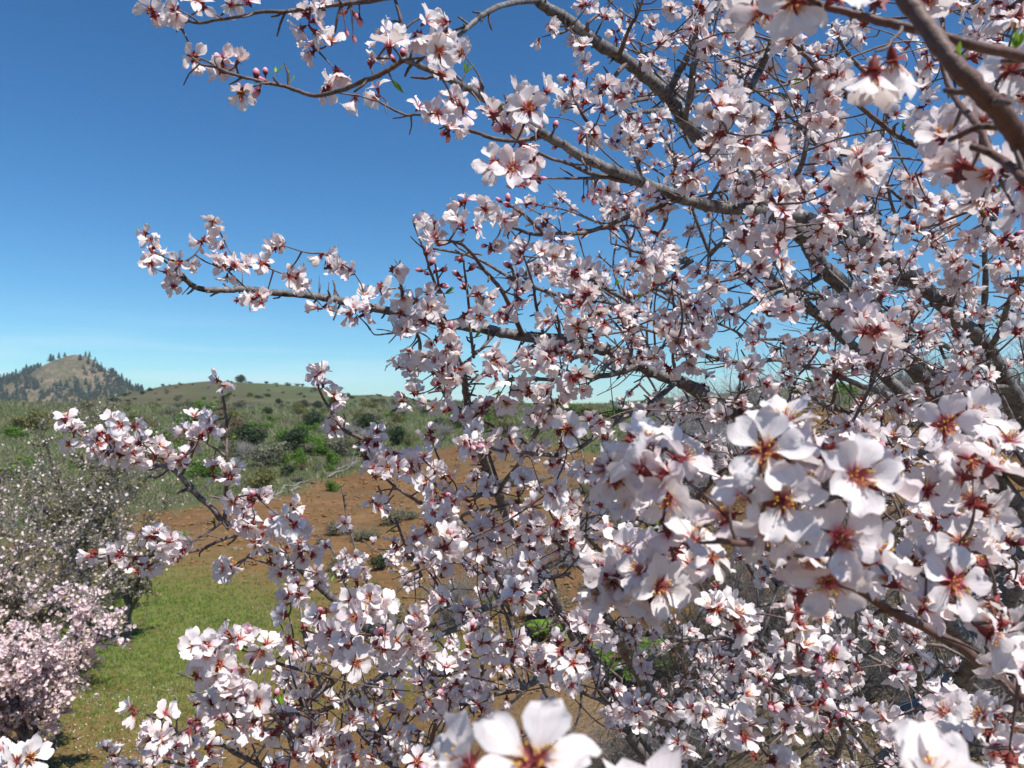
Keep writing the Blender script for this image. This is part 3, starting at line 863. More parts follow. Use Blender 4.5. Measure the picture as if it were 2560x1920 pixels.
# ------------------------------------------------------------------ ferns under the tree
def fern(px, r, size, label, lean=(0, 0)):
    g = px_at(px, r)
    root = thing('fern', g, label, 'fern')
    nf = 9
    for q in range(nf):
        th = q / nf * 6.283 + rng.normal() * .25
        out = np.array([math.cos(th), math.sin(th), 0]) + np.array([*lean, 0])
        t = np.linspace(0, 1, 13)[:, None]
        rise = rng.uniform(.75, 1.1)
        p = out * t * size * .8 + np.array([0, 0, 1]) * (rise * t - .75 * t ** 2.2) * size
        mb = MB()
        tube(mb, p, np.linspace(.005, .0012, 13) * size / .5, 4, mat=1, shade=.5)
        pos, dirs, ln = [], [], []
        tan = np.gradient(p, axis=0); tan /= np.linalg.norm(tan, axis=1)[:, None]
        side = np.cross(tan, [0, 0, 1]); side /= np.linalg.norm(side, axis=1)[:, None] + 1e-9
        for u in np.linspace(.12, .99, 26):
            i = u * 12; i0 = min(int(i), 11); b = p[i0] + (p[i0 + 1] - p[i0]) * (i - i0)
            L = size * .26 * math.sin(math.pi * min(1, u * .85 + .15)) ** .8 + .012
            for sg in (-1, 1):
                d = unit(side[i0] * sg + tan[i0] * .45 + np.array([0, 0, -.12]))
                w = tan[i0] * .016 * size / .5
                nrm = np.cross(d, tan[i0])
                v = np.array([b - w * .5, b + d * L * .5 - w + nrm * .004, b + d * L, b + d * L * .5 + w + nrm * .004])
                mb.add(v, None, [(0, 1, 2, 3)], 0, shade=float(rng.random()))
        obj('frond', mb.mesh('frond', [M['fern'], M['olive']], False), root)
fern(1609, 8.6, .62, 'bright green fern under the branches behind the leaning stems')
fern(1374, 10.5, .5, 'small fern on the brown soil beside the leaning stem')
fern(1650, 17.0, .85, 'yellow-green fern between blossom clusters in front of the grey thicket')
fern(1480, 9.2, .5, 'low fern behind the fork of the shaded stems')

# ------------------------------------------------------------------ blossom geometry
PET_T = np.array([0, .10, .24, .42, .60, .77, .90, 1.0])
PET_W = np.array([.10, .15, .36, .76, 1.0, .98, .76, .38])
def petal_geo(seed, rows=8, cols=5, L=.0195, W=.0158):
    g = np.random.default_rng(seed)
    t = PET_T if rows == 8 else np.linspace(0, 1, rows)
    w = np.interp(t, PET_T, PET_W) * W * g.uniform(.88, 1.1)
    s = np.linspace(-1, 1, cols)
    T, S = np.meshgrid(t, s, indexing='ij')
    Wd = np.repeat(w[:, None], cols, 1)
    x = S * Wd / 2
    notch = g.uniform(.03, .20)
    x = x + .10 * W * g.normal() * T ** 2 + .03 * W * g.normal(size=T.shape) * T
    y = T * L + .03 * L * g.normal(size=T.shape) * (T > .85) - notch * L * (1 - np.abs(S)) ** 1.3 * np.clip((T - .75) / .25, 0, 1) + .06 * L * g.normal() * S * T
    curl = g.uniform(-.35, .50)
    z = curl * L * T ** 2 * .6 + g.uniform(.05, .30) * W * (S ** 2) * np.sin(math.pi * T) * .9
    z += .08 * L * np.sin(S * g.uniform(2.2, 5.0) + g.uniform(0, 6)) * T + .045 * L * g.normal(size=T.shape) * T
    z += g.normal() * .10 * L * S * T
    v = np.stack([x, y, z], -1).reshape(-1, 3)
    n0, n1 = len(t), cols
    i = np.arange(n0 - 1)[:, None] * n1; j = np.arange(n1 - 1)[None]
    f4 = np.stack([i + j, i + j + 1, i + n1 + j + 1, i + n1 + j], -1).reshape(-1, 4)
    return v, f4, T.ravel(), S.ravel()

def rotx(a): c, s = math.cos(a), math.sin(a); return np.array([[1, 0, 0], [0, c, -s], [0, s, c]])
def rotz(a): c, s = math.cos(a), math.sin(a); return np.array([[c, -s, 0], [s, c, 0], [0, 0, 1]])
def roty(a): c, s = math.cos(a), math.sin(a); return np.array([[c, 0, s], [0, 1, 0], [-s, 0, c]])

def petal_pose(g, k, cup):
    """rotation and offset of petal k (outwards along y, face up)"""
    a = k * 2 * math.pi / 5 + g.normal() * .09
    Rm = rotz(a) @ rotx(cup + g.normal() * .13) @ roty(g.normal() * .16)
    off = rotz(a) @ np.array([0, .0024, .0004 + g.random() * .0008])
    return Rm, off

def calyx_geo(mb, g, sides=7, plain=False):
    """cup, red centre, five pointed sepals in the petal gaps, short stalk"""
    z = np.array([-.0095, -.0078, -.006, -.0028, -.0002]); r = np.array([.0008, .0010, .0022, .0028, .0030])
    if plain: z, r = z[[0, 2, 4]], r[[0, 2, 4]]
    tube(mb, np.stack([0 * z, 0 * z, z], -1), r, sides, cap=False, mat=0)
    th = np.arange(sides) / sides * 6.283
    v = np.vstack([np.stack([.0031 * np.cos(th), .0031 * np.sin(th), 0 * th], -1), [0, 0, -.0014]])
    mb.add(v, [(q, (q + 1) % sides, sides) for q in range(sides)], None, 0)
    for q in range(5):
        a = (q + .5) * 2 * math.pi / 5 + g.normal() * .08
        Rm = rotz(a) @ rotx(g.uniform(-.35, .15))
        v = np.array([[-.0021, .0014, -.0012], [.0021, .0014, -.0012], [.0026, .0048, -.0004], [-.0026, .0048, -.0004], [0, .0092, .0006]]) @ Rm.T
        mb.add(v, [(3, 2, 4)], [(0, 1, 2, 3)], 0)

def stamen_geo(mb, g, n, fr=.00022, ar=.00062):
    a = g.uniform(0, 6.283, n); sp = g.uniform(.08, .75, n); L = g.uniform(.0058, .0105, n)
    d = np.stack([np.cos(a) * np.sin(sp), np.sin(a) * np.sin(sp), np.cos(sp)], -1)
    b = np.stack([np.cos(a) * .0017, np.sin(a) * .0017, 0 * a], -1)
    e = b + d * L[:, None]
    segs(mb, b, e, np.full(n, fr * 1.3), np.full(n, fr), 0)
    o = np.array([[1, 0, 0], [-1, 0, 0], [0, 1, 0], [0, -1, 0], [0, 0, 1.4], [0, 0, -1.0]]) * ar
    f = np.array([[0, 2, 4], [2, 1, 4], [1, 3, 4], [3, 0, 4], [2, 0, 5], [1, 2, 5], [3, 1, 5], [0, 3, 5]])
    mb.add((e[:, None] + o[None]).reshape(-1, 3), (np.arange(n)[:, None, None] * 6 + f[None]).reshape(-1, 3), None, 1)

FM = [M['petal'], M['calyx'], M['filament'], M['anther']]
def flower_template(seed, rows=5, cols=4, stam=6):
    g = np.random.default_rng(seed)
    mb = MB()
    cup = g.choice([.12, .3, .45, .7, 1.05], p=[.2, .28, .22, .18, .12])
    gone = {16: range(5), 17: (0, 1, 3)}.get(seed - 900, {5: (2,), 10: (0, 1), 14: (4,)}.get(seed - 900, ()))
    for q in range(5):
        if q in gone: continue
        v, f, T, S = petal_geo(seed * 7 + q, rows, cols)
        Rm, off = petal_pose(g, q, cup)
        mb.add(v @ Rm.T + off, None, f, 0, t=T, s=S)
    if seed == 915 or seed == 911: cup = 1.3
    c = MB(); calyx_geo(c, g, 5 if rows > 4 else 4, True); tc = template(c); mb.add(tc['v'], tc['f3'], None, 1)
    if not stam: return template(mb)
    s = MB(); stamen_geo(s, g, stam, .0003, .0008); ts = template(s); mb.add(ts['v'], ts['f3'], None, ts['m3'] + 2)
    return template(mb)
FT = [flower_template(900 + q) for q in range(18)]
FT_FAR = [flower_template(900 + q, 4, 3, 2) for q in range(18)]      # over 1.5 m away
FT_OFF = [flower_template(900 + q, 3, 3, 0) for q in range(18)]      # beyond the frame
# shared meshes for blossoms that are objects of their own
def petal_mesh(seed, tint, age):
    mb = MB(); v, f, T, S = petal_geo(seed, 8, 5); mb.add(v, None, f, 0, t=T, s=S, tint=tint, age=age); return mb.mesh('petal', [M['petal']])
PM = [[petal_mesh(40 + q, t, ag) for q in range(10)] for t, ag in ((.02, .1), (.05, .7), (.25, 1), (.7, 1))]
def mk_calyx(q):
    mb = MB(); calyx_geo(mb, np.random.default_rng(q), 9); return mb.mesh('blossom', [M['calyx']])
CM = [mk_calyx(q) for q in range(5)]
def mk_stamens(q):
    mb = MB(); stamen_geo(mb, np.random.default_rng(q + 60), 24); return mb.mesh('stamens', [M['filament'], M['anther']])
SM = [mk_stamens(q) for q in range(5)]

def ellipsoid(n0=7, n1=7):
    u = np.linspace(0, math.pi, n0); w = np.arange(n1) / n1 * 6.283
    U, W = np.meshgrid(u, w, indexing='ij')
    v = np.stack([np.sin(U) * np.cos(W), np.sin(U) * np.sin(W), -np.cos(U)], -1).reshape(-1, 3)
    i = np.arange(n0 - 1)[:, None] * n1; j = np.arange(n1)[None]; kk = (j + 1) % n1
    return v, np.stack([i + j, i + kk, i + n1 + kk, i + n1 + j], -1).reshape(-1, 4)
def bud_mesh(q):
    g = np.random.default_rng(q + 5); mb = MB(); v, f = ellipsoid()
    t = (v[:, 2] + 1) / 2
    rr = .0038 * (1 - .25 * (t > .8)) * g.uniform(.85, 1.2)
    p = v * np.stack([rr, rr, np.full(len(v), .0062 * g.uniform(.8, 1.2))], -1) + [0, 0, .0062]
    mb.add(p, None, f, 0, t=t)
    z = np.array([-.004, .0, .003]); tube(mb, np.stack([0 * z, 0 * z, z], -1), np.array([.0009, .0014, .0030]), 6, False, 0, t=.1)
    return mb.mesh('bud', [M['bud']])
BM = [bud_mesh(q) for q in range(4)]
def leaf_mesh(q):
    g = np.random.default_rng(q + 15); mb = MB()
    for s in range(2 + q % 3):
        n = 6; t = np.linspace(0, 1, n); w = .0030 * np.sin(math.pi * np.clip(t * .92 + .06, 0, 1)) ** .8
        L = g.uniform(.014, .024)
        c = np.stack([0 * t, np.sin(t * .7) * L * .55, t * L], -1)
        v = np.stack([c + np.stack([-w, .0012 + 0 * t, 0 * t], -1), c, c + np.stack([w, .0012 + 0 * t, 0 * t], -1)], 1).reshape(-1, 3)
        Rm = rotz(s * 2.4 + g.normal()) @ rotx(g.normal() * .2)
        i = np.arange(n - 1)[:, None] * 3; j = np.arange(2)[None]
        mb.add(v @ Rm.T, None, np.stack([i + j, i + j + 1, i + j + 4, i + j + 3], -1).reshape(-1, 4), 0)
    return mb.mesh('leaf', [M['leaf']])
LM = [leaf_mesh(q) for q in range(4)]

# ------------------------------------------------------------------ the blossoming almond tree: boughs read off the photograph
ORG = dict(A1=(0, 0), A2=(853, 0), A3=(1706, 0), B1=(0, 640), B2=(853, 640), B3=(1706, 640), C1=(0, 1280), C2=(853, 1280), C3=(1706, 1280))
SC = 853 / 2211.0
def nat(reg, x, y):
    ox, oy = ORG[reg]; return ox + x * SC, oy + y * SC

# every line: name | width at start,end | depth at start,end | region x,y x,y ... (thick end first)
BR = '''
limb 175 78 2.3 1.2 B3 2450,2000 B3 2000,1400 1680,950 1500,720 1300,480 1120,270 1000,150 900,70 A3 800,1560 660,1420 480,1290 330,1110 200,990 90,880 0,760 A2 2160,680 2080,590 1960,480 1830,380 1680,290 1560,200 1450,110 1330,50 1240,-40 1150,-160
limb 150 44 1.9 .70 B3 2420,1500 B3 2200,1030 2160,920 2090,800 2030,700 1970,590 1900,500 1800,430 1700,330 1550,190 1400,80 1290,0 A3 1200,1580 1090,1530 960,1470 830,1420 700,1395 500,1365 320,1350 150,1330 0,1285 A2 2130,1250 1990,1200 1830,1130 1680,1070 1550,1010 1440,940 1330,880 1230,810 1120,740 1050,690 950,650 850,590 750,540 640,480 540,440 450,400 390,390
limb 135 38 1.7 1.05 C3 1900,900 C3 1500,500 1000,250 B3 900,1350 700,1200 480,1095 400,1040 260,970 100,880 0,820 B2 2150,800 2030,750 1900,690 1750,620 1600,590 1420,540 1250,530 1070,500 900,470 700,440 450,385 330,360 150,320 0,290 B1 2100,270 1900,245 1750,235 1600,215 1450,220 1290,210 1180,130 1100,20
limb 120 62 2.2 1.7 B3 2300,1500 B3 1900,1230 1600,1000 1440,890 1290,760 1200,670 1050,540 900,400 740,260 650,200 560,130 510,100
limb 95 45 2.5 1.15 C2 2500,2300 C2 1900,1500 1700,1160 1620,1000 1500,800 1450,720 1390,580 1280,380 1180,230 1130,150 1090,80 B2 1050,1640 1020,1560 980,1460 930,1350 900,1250 860,1130 840,1060 820,950 800,830 780,730 730,610
limb 130 85 2.5 1.5 C2 2650,2300 C2 2211,1520 2150,1450 2090,1340 2030,1220 1960,1100 1900,990 1830,880 1760,760 1690,660 1620,540
stem 90 40 2.5 2.0 C2 2450,2300 C2 1900,1400 1720,1080 1660,960 1600,880 1560,780
branch 190 150 .36 .35 A3 2600,1300 A3 2300,1050 2211,930 2150,850 2070,740 1970,640 1850,510 1720,370 1620,230 1530,100 1440,-20 1380,-130
branch 110 55 .42 .40 A3 2500,430 A3 2211,365 2100,340 1950,310 1800,270 1600,210 1450,175 1300,140 1130,95 1000,60 870,20 760,-60
branch 100 60 .36 .38 A3 2300,1250 A3 2211,1160 2100,1060 1990,990 1880,950
branch 95 45 .60 .40 C3 2200,1200 C3 1950,1000 1800,870 1700,820 1580,750 1450,690 1330,630 1200,540 1050,470 860,420 780,360 680,290 560,240 450,205 330,200 230,180
branch 42 20 .70 .85 A2 400,400 A2 240,490 130,530 0,585 A1 2050,620 1950,595 1850,560 1750,540 1600,505 1480,470 1400,435 1310,420 1250,375
branch 36 24 .72 .85 A2 440,380 A2 410,250 385,120 350,0 330,-80
branch 45 20 .80 .85 A2 420,-40 A2 180,5 60,20 A1 1950,60 1830,75 1700,75 1560,105 1400,130 1290,150 1180,120 1080,40
branch 52 36 1.2 .95 A2 1290,0 A2 1150,10 1000,50 900,110 820,180 750,230 700,280
branch 38 16 .78 .95 A2 1330,870 A2 1150,910 1000,900 880,860 740,820 620,770 500,740 420,745 300,690 230,650
branch 45 22 1.0 1.0 A2 1990,1205 A2 1690,1140 1600,1120 1480,1060 1370,1030 1280,990 1240,970
branch 28 14 1.0 .95 A2 1750,1160 A2 1620,1155 1500,1155 1340,1155 1280,1150
branch 42 22 1.3 1.1 A2 2211,1290 A2 1900,1390 1700,1470 1560,1510 1420,1510 1250,1520 1130,1480 1060,1470
branch 30 15 1.1 1.0 A2 1300,1500 A2 1210,1410 1150,1370 1080,1320
branch 24 12 1.2 1.15 A2 2000,1645 A2 1900,1630 1830,1600 1750,1580
branch 42 18 1.35 1.2 A2 2090,720 A2 1990,720 1900,735 1800,740 1740,700
branch 36 16 1.35 1.2 A2 1980,640 A2 1880,660 1790,680
branch 36 16 1.3 1.2 A2 1830,460 A2 1750,510 1650,570 1530,640 1430,720
branch 30 14 1.1 1.1 A2 1660,860 A2 1580,770 1530,680 1490,600
branch 60 36 1.25 1.2 A2 2110,620 A2 2160,520 2211,430 A3 50,340 110,220 200,110 260,0
branch 26 12 1.3 1.3 A2 1490,210 A2 1420,215 1350,200
branch 30 16 1.3 1.3 A2 1610,220 A2 1600,150 1700,70 1760,0
branch 40 18 1.3 1.1 A2 1800,330 A2 1860,200 1920,90 1960,-20
branch 34 14 1.35 1.1 A2 1930,470 A2 1945,330 1930,270
branch 62 40 1.3 1.2 A3 415,620 A3 450,550 500,460 550,350 580,250 640,120
branch 46 34 1.0 .9 A3 1690,1005 A3 1560,960 1450,910 1350,850 1250,770 1130,670 1020,570 870,450 820,380 740,310 650,230 580,150
branch 44 30 1.4 1.2 A3 60,760 A3 55,560 60,450 80,370
branch 48 28 1.2 1.1 A3 680,1280 A3 720,1180 770,1070 800,950 830,830 890,800 960,720
branch 26 14 1.15 1.1 A3 815,850 A3 770,810 740,780
branch 66 40 .40 .50 A3 2010,960 A3 1950,870 1880,770 1800,680 1750,600 1700,480 1680,400 1660,300
branch 42 30 1.1 1.0 A3 2000,560 A3 2000,420 1990,300 1960,200 1920,100 1870,30 1840,-40
branch 66 50 1.7 1.6 A3 1300,1580 A3 1260,1450 1230,1350 1210,1250 1200,1100 1220,950 1200,840
branch 48 30 1.1 .95 A3 2120,1680 A3 2000,1510 1950,1400 1900,1260 1870,1180 1800,1110
branch 54 34 1.35 1.5 B3 1975,510 B3 1965,200 1960,0 A3 1965,1500 1960,1400 1990,1250
branch 32 20 1.2 1.1 A3 1790,1455 A3 1650,1410 1520,1370 1380,1260 1290,1190
branch 26 16 1.5 1.4 A3 1390,1420 A3 1350,1300 1320,1150 1290,1000 1270,860
branch 40 22 1.2 1.1 A3 500,1370 A3 430,1260 480,1180 420,1070 400,1030
branch 34 20 1.2 1.2 A3 150,1335 A3 250,1170 300,1130
branch 36 18 1.2 1.1 A3 180,1650 A3 300,1530 420,1430
branch 46 24 1.4 1.2 B3 920,150 B3 780,195 650,220 520,265 420,310 300,370 150,430 0,430 B2 2060,410 1950,360 1870,300 1800,260 1660,200
branch 34 20 1.5 1.4 B3 1060,300 B3 900,250 740,210
branch 42 20 1.5 1.2 B3 890,745 B3 750,700 620,670 450,690 300,680 150,640 0,600
branch 28 16 1.4 1.3 B3 970,510 B3 780,535 600,540 430,530 330,480 240,440
branch 56 36 1.3 1.1 B3 1620,1045 B3 1500,1000 1400,940 1300,890 1180,850 1060,800 980,760
branch 26 16 1.6 1.4 B3 1010,405 B3 900,450 800,510 700,580
branch 58 34 1.35 1.2 B3 2000,720 B3 1850,650 1720,590 1600,530 1500,480 1400,410
branch 44 26 1.4 1.1 B3 2120,840 B3 1900,850 1700,820 1640,770 1550,690 1430,620 1340,560
branch 26 16 1.3 1.3 B3 1660,320 B3 1500,340 1380,340
branch 32 20 1.25 1.2 B3 1740,320 B3 1790,220 1810,150
branch 32 18 1.3 1.3 B3 1530,190 B3 1400,160 1270,140 1100,60 1020,20
branch 30 18 1.3 1.2 B3 990,880 B3 970,980 940,1100 900,1230
branch 72 40 1.8 1.5 B3 1600,1310 B3 1500,1250 1400,1180 1270,1100
branch 28 18 1.1 1.0 B3 1600,1400 B3 1500,1390 1400,1370 1330,1310 1280,1230
branch 60 40 1.3 1.3 C3 150,60 B3 60,1610 0,1570 B2 2150,1530
branch 36 22 1.0 .9 B3 90,1570 B3 250,1400 360,1320 450,1260
branch 54 34 1.3 1.2 B3 1990,620 B3 2050,500 2100,350 2140,230 2200,140
branch 54 34 1.4 1.3 B3 2160,1120 B3 2110,1000 2060,900
branch 48 30 1.5 1.4 B3 1090,1015 B3 1000,990 850,930 680,830
branch 34 18 1.05 1.0 B3 310,980 B3 350,920 370,880
branch 30 16 1.05 1.0 B3 200,1000 B3 120,1005 60,1010
branch 38 20 1.1 .98 B2 1165,500 B2 1130,410 1080,300 1030,210 970,140 900,60 860,0 A2 790,1590 700,1560
branch 27 14 1.1 1.0 B2 1305,510 B2 1280,400 1265,330 1250,230 1220,110 1180,0
branch 24 13 1.05 1.0 B2 860,660 B2 840,500 825,300 800,100 785,0 A2 740,1620
branch 26 13 1.05 1.0 B2 665,350 B2 650,280 610,180 570,80 550,0 A2 545,1650 500,1530 470,1450
branch 22 12 1.05 1.0 B2 650,270 B2 620,120 600,0 A2 580,1650
branch 22 12 1.05 1.0 B2 395,260 B2 390,205 375,150 370,100
branch 22 12 1.05 1.0 B2 1150,420 B2 1130,300 1125,200 1110,100 1100,50
branch 40 20 1.05 1.05 B2 810,1050 B2 720,960 660,870 600,760 520,650 510,560 480,470 450,390
branch 30 14 1.05 1.05 B2 1010,525 B2 920,590 850,650 790,695
branch 32 16 1.05 1.0 B2 1340,550 B2 1250,580 1180,620 1100,690 1030,740 900,780 830,800
branch 28 14 1.05 1.0 B2 1600,605 B2 1530,650 1450,700 1400,760
branch 26 14 1.05 1.05 B2 1790,675 B2 1700,730 1630,780 1560,800
branch 46 20 1.05 1.05 B2 1910,715 B2 1790,760 1650,780 1400,800 1200,795 1080,810
branch 42 20 1.0 1.05 B2 2175,835 B2 2050,920 1950,990 1820,1050 1720,1120 1620,1190 1550,1240 1450,1280 1350,1290 1200,1275 1050,1265 950,1240 890,1225
branch 34 20 1.3 1.1 B2 1000,1555 B2 1060,1460 1140,1360 1200,1270 1260,1160 1330,1050 1380,960
branch 40 20 1.3 1.1 B2 1010,1545 B2 900,1545 830,1550 720,1540 600,1470 480,1400 300,1330 150,1190
branch 30 18 1.2 1.1 B2 1190,1215 B2 1100,1150 1020,1120 940,1080
branch 30 16 1.1 1.0 B2 560,1625 B2 480,1580 400,1530 330,1480 290,1440
branch 30 16 1.05 1.1 B2 150,1200 B2 60,1150 0,1110 B1 2160,1020 2110,950 2070,870 2060,830
branch 18 10 1.15 1.15 B2 660,1370 B2 650,1350 610,1260 590,1180
branch 22 12 1.1 1.1 B2 300,1660 B2 290,1640 270,1570 240,1490
branch 16 8 1.05 1.0 B2 370,495 B2 290,505 220,510 190,480
branch 30 16 1.05 1.0 B2 1880,650 B2 1890,560 1900,460
branch 28 14 1.05 1.0 B2 1430,545 B2 1410,440 1390,350
branch 28 14 1.05 1.0 B2 1550,580 B2 1545,490 1560,410
branch 28 14 1.2 1.1 B2 2160,720 B2 2150,640 2180,560
branch 30 16 1.2 1.1 B2 2180,500 B2 2160,350 2140,210
branch 30 14 1.2 1.1 B2 2211,560 B2 2100,520 1980,480 1880,460
branch 32 14 1.05 1.0 B2 1960,690 B2 2020,650 2060,620
branch 62 26 1.4 1.1 C2 300,820 C2 60,700 C1 2200,600 2100,510 2000,420 1900,330 1830,280 1720,210 1620,140 1530,90 1440,60 B1 1380,1640 1300,1570 1230,1500 1170,1430 1100,1370 1000,1350 900,1330 760,1270 620,1220 500,1140 430,1080 370,1010
branch 32 18 1.15 1.1 C1 1455,60 B1 1460,1640 1465,1500 1465,1400 1470,1300 1470,1160 1465,1050 1450,940 1430,860
branch 20 12 1.1 1.1 B1 1465,1310 B1 1400,1250 1340,1215
branch 24 14 1.1 1.1 B1 1180,1430 B1 1230,1320 1270,1220
branch 26 14 1.1 1.0 C1 1460,60 C1 1380,110 1300,160 1240,195
branch 28 14 1.1 1.0 C1 1600,140 C1 1450,175 1350,220 1270,250 1100,270 900,290 700,270
branch 26 14 1.1 1.05 C1 1730,250 C1 1640,275 1560,320 1490,355
branch 40 24 1.2 .85 C1 2211,1240 C1 2100,1280 2000,1300 1900,1310 1700,1300
branch 32 18 1.1 .85 C1 2160,1110 C1 2120,1060 2010,1040 1900,1010 1800,980 1740,940 1640,900
branch 48 26 1.2 .8 C1 2130,1680 C1 2060,1600 1980,1530 1900,1450 1830,1380 1760,1310 1680,1250
branch 44 20 1.1 .95 C1 1760,1700 C1 1680,1640 1600,1600 1520,1560 1440,1510 1280,1490 1200,1450 1100,1390 950,1310
branch 30 16 1.2 1.1 C1 2010,1300 C1 1960,1250 1920,1190 1870,1130
branch 26 16 1.2 1.1 C2 520,420 C2 470,290 410,200 380,120 350,40
branch 36 18 1.5 1.1 C2 1090,540 C2 1050,480 1010,420 980,360 930,260 880,170 840,100 790,20 B2 1130,1600
branch 62 24 1.6 1.0 C2 1340,470 C2 1180,510 1090,540 1010,590 900,640 830,700 760,750 700,770 580,830 450,930 330,1030 200,1110 60,1190 0,1230
branch 46 24 1.5 1.2 C2 1300,440 C2 1380,420 1480,400
branch 22 12 1.6 1.4 C2 1440,700 C2 1350,740 1260,770 1170,830
branch 38 24 1.3 1.2 C2 580,1680 C2 590,1480 610,1370 625,1270 630,1170
branch 30 18 1.2 1.2 C2 625,1265 C2 750,1250 850,1245 950,1220
branch 38 18 1.1 1.0 C2 640,1060 C2 600,1040 510,970 440,900
branch 36 20 1.3 1.1 C2 930,1110 C2 915,1050 910,950 890,880
branch 48 26 1.5 1.2 C2 1280,1080 C2 1200,1130 1100,1160 1000,1180 850,1230
branch 38 22 1.2 1.1 C2 320,1470 C2 200,1370 100,1290 0,1150
branch 34 22 1.3 1.1 C2 600,1500 C2 350,1480 200,1440 60,1400 C1 2100,1620
branch 30 18 1.4 1.2 C2 1950,1420 C2 1890,1370 1800,1290 1700,1230 1600,1190 1500,1130
branch 30 18 1.2 1.0 C2 1540,290 C2 1440,230 1340,170
branch 32 20 1.3 1.1 C2 1680,250 C2 1580,150 1500,60
branch 34 20 1.6 1.4 C2 1740,830 C2 1660,890 1610,920
branch 38 24 1.6 1.5 C3 300,850 C3 0,820 C2 2211,820 2000,800 1850,770 1720,740
branch 58 34 .9 .8 C3 1950,330 C3 1750,250 1620,190 1500,140 1380,70
branch 54 30 2.0 1.5 C3 2150,1380 C3 2040,1270 1950,1180 1850,1100 1720,1020 1600,950 1480,900 1350,850 1200,790
branch 32 20 1.5 1.3 C3 1680,865 C3 1500,855 1350,870 1200,920 1050,960
branch 42 24 1.8 1.4 C3 1030,1220 C3 1060,1100 1080,980 1120,850 1130,700
branch 38 22 1.6 1.2 C3 700,990 C3 660,960 570,890 500,830 410,750
branch 36 22 1.6 1.3 C3 560,890 C3 390,860 270,820 150,830 0,840
branch 54 36 1.6 1.4 C3 1330,1700 C3 1300,1660 1250,1600 1190,1530 1130,1450 1080,1380 1020,1310
branch 60 40 1.9 1.6 C3 980,1700 C3 1000,1590 1030,1480 1050,1360 1040,1230
branch 26 16 1.6 1.4 C3 1000,1620 C3 970,1580 900,1500 820,1400 760,1300
branch 32 18 1.7 1.4 C3 0,1400 C3 10,1320 40,1200 20,1050
branch 40 22 .80 .72 C1 1300,2050 C1 900,1950 500,1850 250,1720 100,1620 20,1560
branch 90 60 .62 .30 C3 2300,2500 C3 1900,2150 1600,2000 C2 2050,2020 1700,1990 1250,1930 780,1880
'''
branches = []      # dict(p=points, r=radii, pix=pixels, d=depth)
def parse(line):
    tk = line.split()
    name, w0, w1, d0, d1 = tk[0], *map(float, tk[1:5])
    reg, px = None, []
    for t in tk[5:]:
        if t[0] in 'ABC': reg = t
        else: x, y = map(float, t.split(',')); px.append(nat(reg, x, y))
    return name, w0, w1, d0, d1, np.array(px)
for line in BR.strip().split('\n'):
    name, w0, w1, d0, d1, px = parse(line)
    if len(px) > 1:                          # drop a repeated or doubled-back first point
        keep = [0] + [q for q in range(1, len(px)) if np.hypot(*(px[q] - px[q - 1])) > 4]
        px = px[keep]
    L = np.concatenate([[0], np.cumsum(np.hypot(*np.diff(px, axis=0).T))]); u = L / L[-1]
    # a bough springs from the nearest thicker one at that bough's own distance
    best = None
    for b in branches:
        dd = np.hypot(*(b['pix'] - px[0]).T); i = int(np.argmin(dd))
        if dd[i] < 26 and abs(b['d'][i] - d0) < .6 and (best is None or dd[i] < best[0]): best = (dd[i], b, i)
    if best is not None:
        d0 = best[1]['d'][best[2]]; px = px.copy(); px[0] = best[1]['pix'][best[2]]
    d = d0 + (d1 - d0) * u + .03 * np.sin(u * 7 + len(branches)) * (d0 + d1) / 2 * np.clip(u * 4, 0, 1)
    big = name in ('limb', 'stem')
    P = catmull(np.array([at(*q, e) for q, e in zip(px, d)]), 5)
    pp = catmull(np.column_stack([px, d, w0 + (w1 - w0) * u]), 5)
    rad = pp[:, 3] * SC / FPX * pp[:, 2] / 2 * .93 / np.sqrt(1 + ((pp[:, 0] - 1280) / FPX) ** 2 + ((pp[:, 1] - 960) / FPX) ** 2)
    branches.append(dict(name=name, p=P, pix=pp[:, :2], d=pp[:, 2], r=rad, near=d1 < .62))

BASE = np.array([1.15, 2.5, float(terrain(1.15, 2.5))])
tree = thing('almond_tree', BASE, 'large almond tree in white blossom whose boughs fill most of the picture', 'tree')

# trunk: gathers the limbs to the ground
mb = MB()
tp = np.array([BASE + [.02, 0, -.15], BASE + [.0, .0, .12], BASE + [-.02, .02, .32], BASE + [.05, 0, .55], BASE + [.12, -.02, .8]])
tube(mb, catmull(tp, 4) - BASE, np.interp(np.linspace(0, 1, 17), [0, .25, .6, 1], [.14, .105, .10, .085]), 14, rough=.05, young=0.0)
obj('trunk', mb.mesh('trunk', [M['bark']]), tree)
for b in branches:                           # limbs run on from their off-frame end into the trunk
    if b['name'] in ('limb', 'stem'):
        p0 = b['p'][0]
        low = b['p'][0][2] < BASE[2] + .75
        j = BASE + ([rng.normal() * .05, rng.normal() * .05, .05] if low else [.10, 0, .72])
        mid = (p0 + j) / 2 + np.array([0, 0, -.06])
        ext = catmull(np.array([j, mid, p0]), 6)[:-1]
        b['p'] = np.vstack([ext, b['p']]); b['r'] = np.concatenate([np.linspace(max(.04, b['r'][0] * 1.3), b['r'][0], len(ext)), b['r']])
        b['pix'] = np.vstack([np.full((len(ext), 2), -9999.), b['pix']]); b['d'] = np.concatenate([np.full(len(ext), 2.5), b['d']])

